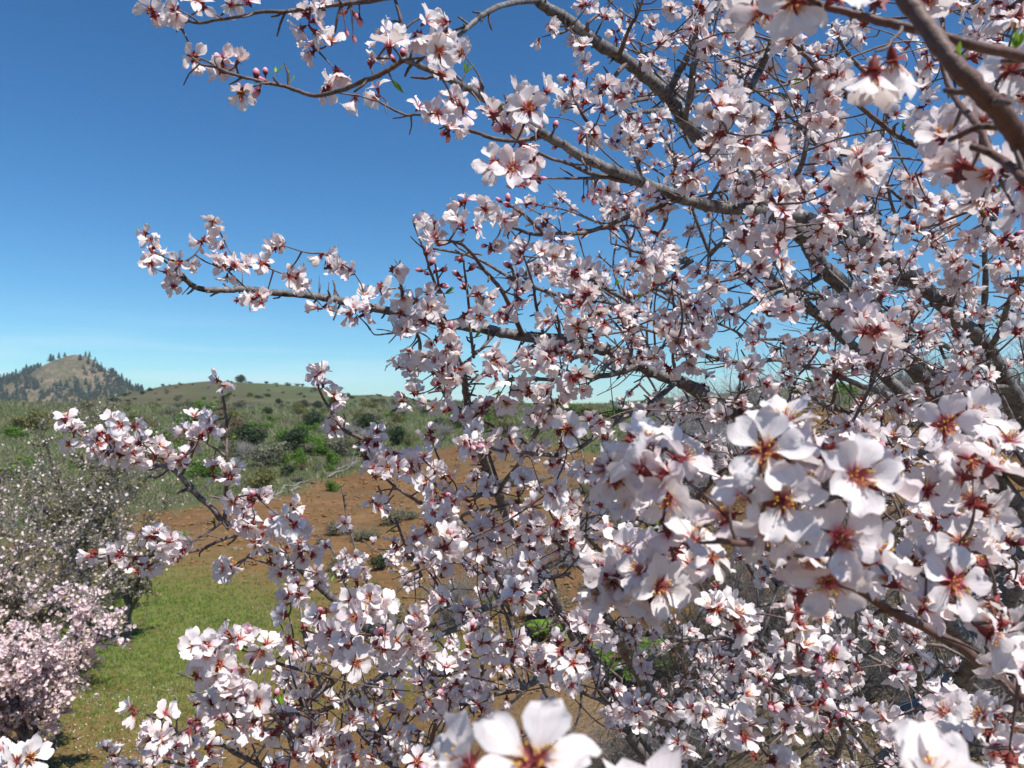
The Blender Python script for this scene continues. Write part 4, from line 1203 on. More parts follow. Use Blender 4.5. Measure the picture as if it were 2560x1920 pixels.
for b in branches:
    mb = MB(); n = len(b['p'])
    sides = 12 if b['r'].max() > .012 else (9 if b['r'].max() > .005 else 7)
    kn = 1 + .05 * np.clip(rng.normal(size=n), -1, 2.2)
    p = b['p'] + rng.normal(size=(n, 3)) * b['r'][:, None] * .07
    young = .85 if b['near'] else (.45 if b['r'].max() < .0045 else 0.0)
    tube(mb, p - BASE, b['r'] * kn, sides, rough=.02, young=young)
    # short spurs and nodes
    tan = np.gradient(p, axis=0); L = np.linalg.norm(np.diff(p, axis=0), axis=1).sum()
    for q in range(int(L * (26 if not b['near'] else 22))):
        i = int(rng.integers(n)); t = unit(tan[i])
        d = unit(np.cross(t, rng.normal(size=3)) + t * .55)
        l = rng.uniform(.008, .028); r0 = min(b['r'][i] * .6, .0016)
        e = p[i] + d * (b['r'][i] + l)
        m_ = p[i] + d * (b['r'][i] + l * .5) + rng.normal(size=3) * .0015
        tube(mb, np.stack([p[i], m_, e]) - BASE, np.array([r0 * 1.2, r0, r0 * .75]), 5, young=.5)
    obj(b['name'] if b['name'] != 'stem' else 'limb', mb.mesh(b['name'], [M['bark']]), tree)

# ------------------------------------------------------------------ blossom clumps: region, then x,y,radius,depth in that region
CL = '''
A1 1000,70,90,.85 1150,60,100,.85 1300,60,80,.85 1180,190,60,.85 1480,40,70,.85 1620,30,60,.85 1255,365,80,.95 1440,400,70,.95 1540,420,60,.95 1560,590,55,.95 1440,470,50,.95 2000,160,150,.8 2050,320,90,.85 2160,440,80,.85 2100,590,85,1 2140,280,60,.85 2100,70,80,.8 980,1520,70,1.1 960,1610,70,1.1 1380,1430,80,1.05 1320,1560,80,1.05 1470,1600,100,1.05 1830,1590,110,1 2100,1640,60,1.05
A2 310,280,120,.7 200,420,50,.7 520,190,110,.7 640,240,100,.7 690,150,80,.7 620,340,100,.7 800,360,90,.7 650,500,50,.75 120,620,60,.95 240,610,80,.95 500,710,60,.95 610,750,90,.9 700,850,60,.9 730,800,60,.9 920,590,50,.9 800,700,80,.7 910,700,60,.8 720,660,50,.8 1210,680,150,.68 1100,620,80,.7 1300,620,80,.72 990,760,60,.8 1070,850,90,.72 1150,920,100,.7 1010,1060,90,.68 1110,1090,110,.68 1220,1030,90,.68 1230,1160,90,.68 1150,1210,80,.68 1290,1170,50,.7 1330,170,80,1.3 1300,240,50,1.3 1520,260,60,1.3 1570,320,70,1.3 1590,400,60,1.3 1590,50,80,1.2 1700,130,60,1.3 1790,210,80,1.3 1870,280,50,1.3 2030,330,100,1.1 1490,520,80,1.2 1530,600,70,1.2 1440,650,80,1.2 1580,670,70,1.2 1720,590,120,.95 1690,700,100,.95 1800,620,90,.95 1890,600,50,1.2 1880,760,60,1.2 1960,800,90,1.1 2060,780,80,1.1 1650,850,80,1.1 1560,900,80,1.1 1780,900,90,1.1 1900,900,80,1.1 2000,950,80,1.2 1600,960,70,1.2 2150,980,80,1.2 2150,1120,60,1.2 1700,1230,90,1.2 1830,1260,70,1.1 1760,1360,80,1.2 1990,1290,100,1.05 1980,1390,90,1.1 1740,1480,60,1.2 1540,1480,60,1.3 1340,1440,80,1.1 1200,1340,70,1.1 800,1320,90,1 920,1360,80,1 600,1470,110,.95 640,1560,90,.95 820,1490,110,.95 780,1420,70,1 1040,1430,90,1 1120,1440,90,1 970,1590,90,1 1140,1560,80,1.1 1180,1620,60,1.1 1420,1590,120,1 1420,1650,90,1 1300,1640,90,1 2050,1500,70,1.3 2150,1600,100,1.1 2000,1640,80,1.2 480,1430,40,1.05 2150,60,80,1.2
A3 100,60,110,.9 60,180,100,.95 240,230,90,1 150,330,80,1.1 160,420,50,1.3 350,290,70,1.3 300,110,60,1.1 560,100,220,.42 760,110,180,.42 1030,40,130,.42 700,40,120,.42 460,60,120,.5 450,380,70,1.4 560,460,70,1.4 600,340,60,1.5 710,350,60,1.4 690,510,60,1.4 540,510,60,1.4 900,380,90,.9 960,490,100,.8 840,450,90,.9 820,540,70,1 960,640,110,.85 880,680,90,.9 980,780,110,.95 860,760,80,1 760,640,60,1.1 1000,200,60,1.5 1090,150,60,1.5 1200,240,80,1.2 1190,170,70,1.2 1580,360,70,1.1 1600,430,70,1.1 1470,290,60,1.2 1540,500,70,1.2 1570,600,80,1.1 1360,570,60,1.3 1390,650,70,1.3 1560,700,80,1 1560,830,110,.85 1580,950,70,1 230,580,90,.8 340,600,90,.8 200,730,120,.7 330,740,130,.7 290,860,120,.7 400,880,120,.7 560,880,120,.7 600,780,90,.75 620,950,80,.8 520,960,80,.75 440,780,100,.75 250,950,80,.8 160,1000,80,.85 210,1060,90,1 380,1050,60,1 60,1150,120,.9 70,1090,70,1 560,1080,80,1.3 600,1160,80,1.2 700,1010,70,1.2 720,1140,100,1 880,990,80,1.1 950,960,90,1.1 980,1080,80,1.1 860,1150,80,1.1 1000,920,80,1.2 1170,1080,140,.6 1200,1000,100,.65 1100,1150,100,.65 1010,1210,90,.75 1100,1260,80,.9 1250,1140,80,.7 590,1320,120,.75 650,1370,100,.8 800,1310,120,.85 880,1310,80,.9 780,1240,80,1 950,1370,90,.9 1040,1430,110,.8 890,1470,90,.9 960,1530,80,1 580,1500,120,.85 380,1530,120,.85 640,1570,120,.85 480,1600,100,.9 460,1450,90,1 560,1620,90,.9 340,1430,70,1.2 1510,1120,90,1.1 1460,1180,80,1.1 1480,1240,80,1.1 1590,1300,80,1 1480,1490,110,.8 1420,1420,70,1.1 1640,1500,110,.95 1680,1440,90,1 1700,1350,80,1.1 1650,1580,90,1 1170,1380,80,1.3 1220,1540,90,1.2 1180,1620,90,1.1 1310,1600,80,1.3 1060,1620,80,1.1 1760,830,150,.5 1850,760,120,.5 1720,940,150,.5 1880,1080,120,.45 1780,1150,120,.45 1950,830,120,.5 1680,1060,80,.6 2040,1130,140,.5 2020,1240,150,.5 2150,1200,120,.5 1900,1330,90,.7 2030,1380,90,.6 2140,1330,100,.55 2120,470,90,.5 2050,560,80,.8 2180,460,80,.5 1900,60,90,.8 2050,120,120,.7 2100,50,120,.7 2150,150,100,.7 1900,240,90,1 2080,240,80,.9 1440,60,90,.45 1250,30,100,.45 2180,90,80,.6 2100,1550,110,.9 2150,1620,80,.9 1880,1540,90,1 1820,1630,90,1.1
B1 960,60,100,1.1 1060,100,80,1.1 1190,40,90,1.05 1130,190,50,1.1 1390,60,90,1 1480,100,110,1 1560,60,80,1 1720,70,90,1 1860,110,120,.95 1940,150,90,1 2100,80,100,1 2190,120,60,1 1570,290,70,1.05 1660,260,80,1 1710,300,60,1.05 2090,330,70,1 2070,790,80,1.15 2090,850,60,1.15 2150,920,80,1.1 2170,1110,80,1.15 420,1080,80,1 480,1180,110,1 580,1130,90,1 660,1170,110,.95 600,1220,100,1 720,1090,90,1 830,1090,90,1 760,1210,110,.95 860,1250,100,1 920,1210,90,1 780,1310,90,1 700,1270,80,1 1000,1250,80,1.05 1060,1310,100,1 1170,1310,80,1.05 880,1310,80,1 1010,1310,70,1 1430,810,80,1.15 1270,1060,80,1.1 1250,1130,80,1.1 1300,1170,100,1.05 1240,1200,70,1.1 1400,1080,90,1.1 1340,1120,70,1.1 1370,1400,90,1.05 1520,1400,80,1.1 1470,1440,80,1.1 1540,1560,110,.95 1630,1620,100,.95 1680,1560,80,1 1900,1640,60,1.1 1560,1640,90,.95
B2 20,90,60,1 70,90,50,1.05 320,90,60,.9 245,220,90,.95 140,280,70,.95 100,380,100,1 40,370,60,1 400,260,80,1 380,380,50,1 470,290,70,1 560,270,70,1 600,340,110,.9 560,400,90,.95 650,470,110,.9 680,420,90,.95 800,380,60,1 900,270,60,1 950,290,80,1 1020,350,100,.95 900,380,80,1 1060,410,60,1 1150,250,70,1 1370,60,80,1 1480,90,100,.95 1600,100,110,.9 1500,180,110,.9 1600,170,100,.9 1590,290,130,.85 1530,310,90,.9 1640,350,80,.9 1600,410,70,1 2010,100,140,.75 2080,50,110,.75 2040,190,100,.8 2150,150,80,.9 1930,30,80,.8 1350,10,70,1 1370,440,80,1 1440,470,60,1.1 1530,450,80,1 1620,500,80,1 1700,420,80,1 1810,400,100,1 1830,470,90,1 1890,580,70,1.1 1900,380,60,1.1 2090,390,90,1 2130,480,80,1 2190,560,70,1.1 2060,670,60,1 2110,720,60,1 410,480,70,1 470,490,80,1 430,600,80,1.05 360,730,90,.95 460,740,80,1 500,690,80,1.05 570,640,90,1 600,560,80,1.05 680,590,90,1 700,520,70,1 640,690,110,.95 720,740,100,1 620,780,80,1 560,720,80,1 660,830,70,1.05 1030,650,120,.9 990,780,80,1 1060,690,80,1 1190,700,100,1 1260,680,100,1 1350,660,130,.9 1410,610,90,.95 1480,640,70,1 1300,610,70,1 1450,770,80,1 1530,800,90,.95 1550,870,70,1 1150,860,60,1.1 1230,880,90,1.05 1340,900,80,1.1 1440,870,80,1.05 1400,960,90,1.1 1250,950,70,1.1 410,910,70,1.1 480,900,60,1.1 590,980,80,1.1 690,1010,80,1.1 640,940,70,1.1 790,1060,60,1.1 930,990,100,1.05 970,950,60,1.05 1080,950,70,1 900,1040,80,1.05 580,1160,80,1.15 220,1130,60,1.1 170,1200,80,1 250,1250,90,1 340,1270,90,1 410,1300,80,1 290,1330,90,1 210,1400,90,1 150,1320,70,1.05 340,1370,80,1 460,1360,80,1 530,1320,80,1.05 270,1440,70,1 590,1400,70,1.05 650,1420,70,1.05 560,1480,80,1.05 690,1420,50,1.05 620,1540,80,1 820,1210,120,.85 840,1270,110,.85 900,1180,80,.95 880,1150,60,1 1240,1050,80,1.1 1300,1070,80,1.15 1250,1110,70,1.2 1380,1080,80,1.2 1420,1150,60,1.2 1290,1250,80,1.2 1420,1220,60,1.2 1080,1210,80,1.1 1040,1190,70,1.1 1190,1290,70,1.2 1360,1340,80,1.2 1650,1090,90,1.05 1690,1060,60,1.05 1960,1050,70,1.2 1610,1110,60,1.1 1990,1010,50,1.2 1730,1280,80,1 1700,1190,60,1.05 1600,1420,80,1.1 1640,1480,80,1.1 1560,1410,60,1.1 730,1620,90,.95 760,1560,80,1 840,1600,80,1 600,1640,80,.95 960,1500,80,1.1 880,1460,70,1.1 1190,1480,90,1.05 1150,1560,80,1.1 1350,1530,90,.85 1450,1600,120,.8 1250,1620,90,.85 1380,1600,80,.85 1650,1620,80,1.1 1840,1600,70,1 1830,1570,50,1.1 1850,1200,160,.5 1950,1230,120,.48 1750,1390,150,.5 1880,1320,150,.42 2050,1350,170,.42 2150,1500,150,.42 1950,1480,150,.42 2100,1250,120,.5 2190,1300,80,.45 1880,1550,130,.5 1800,1450,100,.5 220,1640,80,1
B3 80,300,120,.95 160,370,90,1 120,470,80,1 60,560,110,.85 30,680,90,1 210,250,70,1.2 290,370,70,1.2 140,110,80,1.2 240,170,90,1.1 350,90,90,1.1 470,50,110,1 600,60,120,.9 420,190,80,1.1 330,40,80,1.2 560,220,60,1.2 690,310,110,.9 640,340,90,1 560,390,90,1 490,480,90,1.1 460,580,80,1.1 640,580,60,1.2 760,620,80,1.1 840,580,80,1.2 960,560,80,1.1 980,360,80,1.1 660,770,90,1.1 370,780,90,1 450,740,90,1 530,830,70,1.1 860,820,70,1.2 1200,330,110,.75 1140,410,110,.72 1230,490,120,.7 1310,430,120,.72 1290,310,90,.75 1170,520,100,.75 1340,520,80,.75 1060,370,90,.8 1230,580,80,.8 1020,720,100,.85 1090,720,90,.85 1010,790,90,.85 960,640,80,.95 1240,170,100,1.1 1160,220,80,1.2 1080,70,90,1.1 1240,40,80,1.2 1310,640,90,1 1370,590,80,1.1 1440,470,70,1.1 1510,520,100,1 1450,560,80,1 1540,290,70,1.3 1570,120,90,1.2 1480,20,80,1.3 1700,440,110,1 1620,480,90,1 1760,500,90,1 1850,380,80,1.2 1950,380,80,1.2 1780,80,110,1 1870,170,90,1.1 1730,170,80,1.1 1830,620,80,1.1 1790,690,90,1 1850,720,80,1 1950,790,90,1 1850,790,80,1 2090,190,80,1.2 2170,60,80,1 2170,200,80,1 2190,490,60,.9 700,700,90,1.3 650,1080,150,.40 700,1310,140,.38 1280,1470,150,.38 960,1250,150,.4 450,1500,150,.38 900,1500,150,.4 780,1620,150,.38 1100,1080,100,.7 1190,1120,90,.7 1140,1160,110,.7 1090,1230,100,.75 1230,1200,70,.8 1740,1000,120,.5 1650,1160,100,.5 1960,1000,100,.5 2000,1340,160,.45 1880,1330,150,.45 2080,1260,140,.45 1930,1430,170,.42 2100,1450,150,.42 2050,1560,170,.42 1750,1350,140,.5 1650,1450,130,.55 1560,1560,140,.5 1750,1530,130,.5 1900,1600,140,.45 280,1050,90,1.1 220,1060,60,1.1 370,970,80,1.2 140,960,60,1.2 240,1220,80,1.1 170,1230,60,1.1 330,1380,80,1.1 300,1460,80,1 20,1350,100,.55 0,1290,70,.55 1400,1020,80,1.2 1480,1060,80,1.3 980,1110,40,1.4 1180,950,80,1.3 1270,970,60,1.3 1540,880,80,1.2 2060,1100,80,1.1
C1 640,280,90,1.05 720,300,90,1 800,290,90,1 860,340,90,1 940,320,80,1 940,140,90,1 1040,100,60,1.05 1080,210,110,.9 1180,300,100,.95 1200,210,60,1 700,350,70,1.05 900,400,60,1.05 1000,170,80,1 1130,250,80,1 1640,60,110,.9 1700,120,110,.9 1580,40,70,1 1660,190,90,.95 1750,60,80,.95 1920,90,110,.95 1850,60,70,1 1470,360,80,1.1 1450,410,50,1.1 1960,250,110,.95 2010,280,80,1 1820,370,90,.95 1740,330,60,1 1930,500,110,.95 1880,570,90,1 2060,400,70,1 1870,670,80,1 2050,480,60,1 2070,690,110,.85 2060,760,90,.85 1960,740,60,.95 2150,800,90,.85 1980,890,80,.9 2080,840,80,.9 2180,930,90,.8 1900,840,90,.95 1850,920,80,1 1260,900,120,.8 1380,920,150,.75 1300,1020,120,.8 1430,1000,130,.75 1520,800,100,.85 1600,770,80,.85 1540,860,80,.85 1430,830,80,.85 1700,880,110,.8 1600,1010,90,.8 1480,1120,130,.75 1520,1210,150,.7 1420,1200,110,.75 1650,1240,150,.7 1660,1340,100,.75 1520,1340,120,.75 1420,1340,90,.8 1580,1420,110,.75 1490,1410,90,.8 880,1290,80,1 1050,1330,110,.9 930,1400,70,1 1020,1460,110,.9 1100,1520,80,.95 1000,1490,80,.95 1250,1380,80,.95 1310,1410,80,1 1170,1480,70,1 1220,1530,80,1 1240,1610,90,.9 1340,1540,70,1 1270,1260,70,1.1 2030,1130,100,.95 1850,1080,70,1.1 2000,1390,80,1.1 2100,1410,80,1.1 2160,1500,80,1.1 1910,1600,80,.95 1800,1640,90,.95 2040,1560,80,1 2150,1620,80,1 2110,1480,70,1 30,1580,90,.75 150,1610,100,.7 80,1640,70,.7
C2 90,480,90,.8 60,560,80,.8 190,570,130,.75 250,620,100,.75 150,690,110,.75 290,680,90,.8 50,770,110,.75 30,880,110,.75 80,960,110,.75 20,990,80,.8 450,720,120,.75 470,800,120,.72 520,740,80,.8 300,890,120,.75 390,860,70,.8 340,950,80,.85 260,800,90,.85 560,960,80,.9 600,20,90,.85 700,40,90,.85 680,190,130,.8 650,250,100,.8 750,200,90,.85 560,110,60,.9 900,130,90,.95 870,230,90,.95 1000,220,80,1 1000,100,80,1 960,60,60,1.1 650,370,70,1 640,420,70,1 340,240,90,1.1 470,180,60,1.1 570,330,80,1.1 1280,140,110,.9 1220,90,90,.95 1380,50,90,.9 1470,30,80,.95 1440,130,80,1 1470,190,80,1 1250,210,60,1 1140,320,80,1 1220,350,110,.9 1170,400,80,.95 1300,380,60,1 920,380,60,1.1 1000,400,50,1.1 1150,510,100,.9 1220,540,70,.95 1280,580,60,1 940,540,50,1.1 1080,580,60,1.1 590,560,90,1 660,580,70,1 810,630,80,1.1 780,680,60,1.1 880,720,80,1 960,680,60,1.1 600,740,60,1.1 1760,160,100,.7 1850,210,120,.68 1950,170,90,.7 1830,290,100,.68 1570,340,110,.65 1690,390,130,.6 1770,430,150,.58 1650,470,120,.6 1830,510,140,.58 1720,560,120,.6 1990,390,150,.55 2050,480,130,.55 1990,600,150,.52 2060,300,120,.55 2150,310,130,.5 2150,420,110,.52 2080,600,90,.55 1920,260,100,.6 2100,100,150,.5 2050,30,120,.5 1600,700,110,.85 1560,650,80,.9 1660,760,80,.95 1690,840,70,1.1 920,850,110,.85 850,810,90,.9 960,900,90,.9 830,880,80,.9 900,770,80,.95 1100,840,80,1 1090,960,80,1.1 1130,940,60,1.1 1400,870,80,.95 1440,900,90,.9 1490,960,120,.8 1530,900,90,.85 1580,870,80,.9 1280,950,90,1 1320,1000,100,.95 1250,1010,80,1 1340,1070,90,1 1210,970,60,1.1 1480,1100,80,1 1360,1130,60,1.1 750,1090,130,.75 720,1180,90,.8 800,1030,90,.85 690,1040,90,.85 1020,1040,80,1 560,1240,60,1 340,1180,60,1.1 520,1120,80,1.1 680,1360,80,1 360,1420,90,1.1 330,1310,80,1.2 50,1340,80,1.1 120,1300,80,1.1 230,1320,80,1.1 490,1300,80,1.1 1760,1190,90,.9 1920,1290,110,.95 1930,1390,70,1 1780,1310,80,1.1 1990,1260,60,1.1 2150,1250,80,1 2200,1500,60,.9 500,1620,100,.9 430,1590,80,1 200,1560,80,1.1 100,1600,80,1.1 50,1500,70,1.1 620,1590,90,1
C3 380,120,130,.42 300,60,130,.42 120,130,140,.42 60,200,100,.42 830,220,150,.4 1100,500,140,.38 1330,480,130,.42 780,560,120,.42 80,380,120,.55 30,300,130,.55 180,330,80,.6 780,650,130,.65 700,700,90,.7 860,680,90,.7 320,600,120,.7 320,710,120,.68 380,650,100,.7 200,650,110,.7 250,520,80,.75 330,790,80,.75 1770,240,120,.45 1950,260,110,.45 1980,390,90,.5 2030,560,130,.45 1700,660,140,.45 1580,420,120,.5 1560,640,100,.5 1480,350,140,.5 1420,240,110,.5 1530,270,120,.5 1440,180,80,.6 1400,430,100,.55 1670,90,130,.5 1800,100,120,.5 1560,40,100,.5 1950,30,140,.5 1730,20,100,.5 2120,230,120,.6 2060,180,90,.65 2150,470,90,.7 1950,750,150,.42 2050,880,160,.42 2090,700,120,.42 1990,950,120,.42 2170,800,120,.45 2180,1080,130,.4 750,930,130,.7 810,980,120,.7 830,880,90,.75 700,880,80,.8 970,960,100,.75 560,1040,70,1 540,1120,80,.95 500,1080,60,1 230,960,80,1 300,980,80,1 380,930,60,1.1 460,900,50,1.1 350,1210,100,.85 460,1270,100,.8 380,1290,80,.9 560,1250,60,1 420,1430,130,.7 390,1500,120,.7 300,1400,100,.8 550,1580,110,.75 660,1640,110,.75 470,1610,80,.8 700,1400,100,.85 660,1260,100,.85 740,1230,80,.9 880,1230,90,.85 960,1350,90,.9 820,1350,50,1 1340,1340,110,.75 1150,1300,70,1 1270,1320,60,1 1700,1270,130,.7 1760,1320,120,.65 1820,1280,90,.7 1500,1340,70,.9 1650,1220,80,.8 2010,1400,160,.55 2120,1530,160,.5 1990,1500,120,.55 2100,1350,120,.55 1930,1340,90,.6 2150,1620,130,.5 1790,1490,60,.5 1350,1010,100,.95 1150,1010,70,1 1420,940,60,1.1 1500,820,60,1.1 1220,730,50,1.3 1270,770,50,1.3 1560,970,60,1.1 1430,1070,80,1 130,1300,90,.85 60,1290,70,.95 180,1290,60,.95 30,1500,80,.9 900,1110,60,1
'''
# single big flowers, seen face on: region x,y,depth, tilt of the face (right, up, towards the camera), openness
BIG = [('B3', 530, 1265, .37, (-.15, .25, 1), .15), ('B3', 1120, 1430, .36, (.05, .30, 1), .3), ('B3', 640, 1590, .37, (-.1, .1, 1), .25), ('C3', 1020, 165, .37, (.1, .2, 1), .25),
       ('C3', 950, 440, .38, (-.3, -.5, .8), .35), ('C3', 560, 110, .41, (.1, -.3, 1), .3), ('B3', 690, 1330, .41, (.8, .5, .3), .7), ('B3', 1290, 1480, .40, (.9, .5, .4), .6),
       ('C3', 1250, 300, .39, (.8, .55, .4), .5), ('C3', 1060, 400, .40, (.4, .5, .6), .9), ('C3', 1760, 455, .42, (0, .1, 1), .15), ('B3', 1700, 1090, .47, (-.2, 0, 1), .3),
       ('B3', 1860, 1030, .49, (.5, .3, .8), .5), ('B3', 650, 1095, .42, (-.1, .9, .3), .55), ('B2', 1940, 1380, .42, (-.7, .5, -.2), .6), ('B2', 2120, 1420, .42, (-.5, .1, .4), .9),
       ('B2', 2130, 1560, .42, (-.3, -.5, .6), .3), ('B2', 2190, 1310, .44, (.5, .6, .4), .4), ('C2', 1240, 1630, .255, (.0, .62, .70), .45), ('C2', 820, 1640, .31, (-.7, .55, .1), .6),
       ('C2', 2010, 1900, .28, (.1, .8, .3), .8), ('C3', 1590, 1760, .27, (0, .75, .4), .7), ('A3', 1230, 470, .39, (-.1, -1, -.15), .7), ('A3', 1360, 400, .40, (.3, -.9, -.5), .9),
       ('A3', 720, 10, .40, (-.1, -.35, .8), .3), ('A3', 540, 60, .42, (-.4, -.5, .6), .5), ('A3', 1000, -40, .40, (.3, .3, .7), .5), ('A3', 1170, 1110, .60, (0, .15, 1), .35),
       ('A2', 1210, 705, .68, (0, .1, 1), .2), ('A2', 310, 300, .70, (0, .9, .35), .5), ('C3', 2000, 800, .42, (.4, -.3, .6), .7), ('C2', 2060, 480, .5, (.3, .1, .9), .35), ('C2', 1740, 440, .58, (.1, -.1, 1), .35),
       ('C2', 1470, 470 - 1000, .8, (-.2, .2, 1), .3), ('C2', 1990, 400, .53, (0, .3, .9), .3), ('A2', 1000, 1070, .68, (-.3, .2, 1), .3), ('A2', 1110, 1090, .67, (.1, .1, 1), .3), ('B3', 1230, 490, .69, (0, -.2, 1), .4)]

BP = np.vstack([b['p'] for b in branches]); BPX = np.vstack([b['pix'] for b in branches]); BD = np.concatenate([b['d'] for b in branches])
fl_p, fl_n, fl_cup, fl_s = [], [], [], []          # position, facing, openness, scale
tw = []                                            # twigs (points, radius)
camdir = lambda p: unit(CAM - p)
def add_flower(p, n, cup=None, s=1.0):
    fl_p.append(p); fl_n.append(unit(n)); fl_cup.append(cup if cup is not None else float(rng.choice([.1, .25, .42, .65, .95], p=[.2, .3, .25, .17, .08]))); fl_s.append(s * .77)
bud_list, leaf_list = [], []
pend = []                                          # points waiting to be joined to the boughs by a twig
def clump(c, rad, n, attach=True):
    """n flowers round the point c on short stalks"""
    cd_ = camdir(c)
    for q in range(n):
        d = unit(randdir(1)[0] + cd_ * rng.uniform(-.1, .9) + np.array([0, 0, .15]))
        p = c + d * rad * rng.uniform(.35, .85)
        add_flower(p, d + randdir(1)[0] * .45, None, rng.uniform(.86, 1.12))
    if rng.random() < .30 and np.linalg.norm(c - CAM) > .62:
        for q in range(int(rng.integers(1, 4))):
            d = unit(randdir(1)[0] + cd_ * .3); bud_list.append((c + d * rad * rng.uniform(.3, .7), d))
    if rng.random() < .03:
        d = unit(randdir(1)[0] + np.array([0, 0, .8])); leaf_list.append((c + d * rad * .3, d))
    if attach: pend.append((c, .0014))
def join_up():
    """each waiting point grows a twig from the nearest wood already there"""
    C = np.array([p[0] for p in pend]); rr_ = [p[1] for p in pend]
    net = [BP]
    dist = np.empty(len(C)); foot = np.empty((len(C), 3))
    for q in range(len(C)):
        j = int(np.argmin(((BP - C[q]) ** 2).sum(1))); foot[q] = BP[j]; dist[q] = np.linalg.norm(BP[j] - C[q])
    left = np.ones(len(C), bool)
    for _ in range(len(C)):
        q = int(np.argmin(np.where(left, dist, 9e9))); left[q] = False
        L = dist[q]
        if L < .006 or L > .8: continue
        f, c = foot[q], C[q]
        lean = np.array([-.35, 0, .5]) * L * .25 + randdir(1)[0] * L * .10
        p = catmull(np.array([f, f + (c - f) * .45 - lean * .6 + np.array([0, 0, .06 * L]), c]), 4)
        tw.append((p, max(rr_[q], .0012 + .006 * L ** 1.2), L))
        new_ = p[2:]
        D = np.sqrt(((C[:, None] - new_[None]) ** 2).sum(2)); j = D.argmin(1); m = D[np.arange(len(C)), j] * 1.05
        up_ = left & (m < dist)
        dist[up_] = m[up_]; foot[up_] = new_[j[up_]]

for line in CL.strip().split('\n'):
    tk = line.split()
    for t in tk[1:]:
        x, y, r, d = map(float, t.split(','))
        if d < .47 and (any(B_[0] == tk[0] and math.hypot(B_[1] - x, B_[2] - y) < 120 for B_ in BIG) or rng.random() < .28): continue
        px, py = nat(tk[0], x, y)
        dd = np.hypot(BPX[:, 0] - px, BPX[:, 1] - py)
        near = np.nonzero(dd < 70)[0]
        if len(near):
            i = near[int(np.argmin(np.abs(BD[near] - d)))]
            if abs(BD[i] - d) < .35: d = .45 * d + .55 * BD[i]
        d *= 1 + .02 * rng.normal()
        R_ = r * SC / FPX * d
        k_ = max(1, int(round(2.85 * (R_ / .019) ** 1.5 * rng.uniform(.75, 1.25))))
        clump(at(px, py, d), min(R_, .034) * .78, min(k_, 9))
for reg, x, y, d, fc, cup in BIG:
    px, py = nat(reg, x, y); p = at(px, py, d)
    n = RIGHT * fc[0] + UP * fc[1] - FWD * fc[2]
    add_flower(p, n, cup, 1.22 if d < .34 else 1.2)
    pend.append((p - unit(n) * .010, .0014))

# further boughs behind and beyond the frame: twigs with blossom at 1.3 to 2.6 m
def left_edge(y):
    return np.interp(y, [-900, -200, 0, 300, 500, 640, 900, 1100, 1300, 1500, 1700, 1920, 2300], [1900, 1750, 1640, 1620, 1480, 1420, 1300, 1480, 1300, 960, 640, 520, 520])
def back_twig(px, py, d, L):
    c = at(px, py, d)
    dirn = unit(np.array([-.55, rng.normal() * .4, .75]) + rng.normal(size=3) * .55)
    p = [c]
    for q in range(4):
        p.append(p[-1] + dirn * L / 4); dirn = unit(dirn + rng.normal(size=3) * .22)
    p = catmull(np.array(p), 4)
    tw.append((p, rng.uniform(.0025, .0055), L))
    pend.append((c, .004))
    for q in range(int(L / .045)):
        i = int(rng.integers(2, len(p)))
        clump(p[i] + randdir(1)[0] * .012, .020, int(rng.integers(1, 5)), False)
n_in = 0
while n_in < 205:
    px, py = rng.uniform(500, 2660), rng.uniform(-120, 2000)
    if px < left_edge(py) + 40: continue
    if py < 640 and px > 1900 and rng.random() < .35: continue
    back_twig(px, py, rng.uniform(1.35, 2.5), rng.uniform(.14, .36)); n_in += 1
for q in range(60):                       # the crown beyond the frame, above and to the right
    if q < 34: px, py = rng.uniform(1500, 4300), rng.uniform(-1900, -150)
    else: px, py = rng.uniform(2700, 4300), rng.uniform(-200, 1700)
    back_twig(px, py, rng.uniform(.7, 2.4), rng.uniform(.2, .45))

BI = np.nonzero((BPX[:, 0] > left_edge(BPX[:, 1]) + 100) & (BPX[:, 0] < 2600) & (BPX[:, 1] > -60) & (BPX[:, 1] < 1960) & (BD > .8))[0]
for q in range(170):                       # blossom tight on the boughs themselves
    c = BP[int(rng.choice(BI))]; clump(c + unit(randdir(1)[0] + camdir(c) * .6) * .022, .020, int(rng.integers(2, 5)))
for q in range(46):                        # unseen twigs farther back, added to shade the ground at the corner
    back_twig(rng.uniform(2650, 3700), rng.uniform(-700, 800), rng.uniform(2.3, 4.6), rng.uniform(.3, .6))
join_up()
# fine dark leafless twigs all through the crown
BI = np.nonzero((BPX[:, 0] > left_edge(BPX[:, 1]) + 60) & (BPX[:, 0] < 2650) & (BPX[:, 1] > -100) & (BD > .75))[0]
for q in range(420):
    c = BP[int(rng.choice(BI))]; dr = unit(np.array([-.5, rng.normal() * .5, .5]) + rng.normal(size=3) * .8); L = rng.uniform(.05, .2); p = [c]
    for z in range(3): p.append(p[-1] + dr * L / 3); dr = unit(dr + rng.normal(size=3) * .3)
    tw.append((catmull(np.array(p), 3), rng.uniform(.0009, .0018), L * .3))

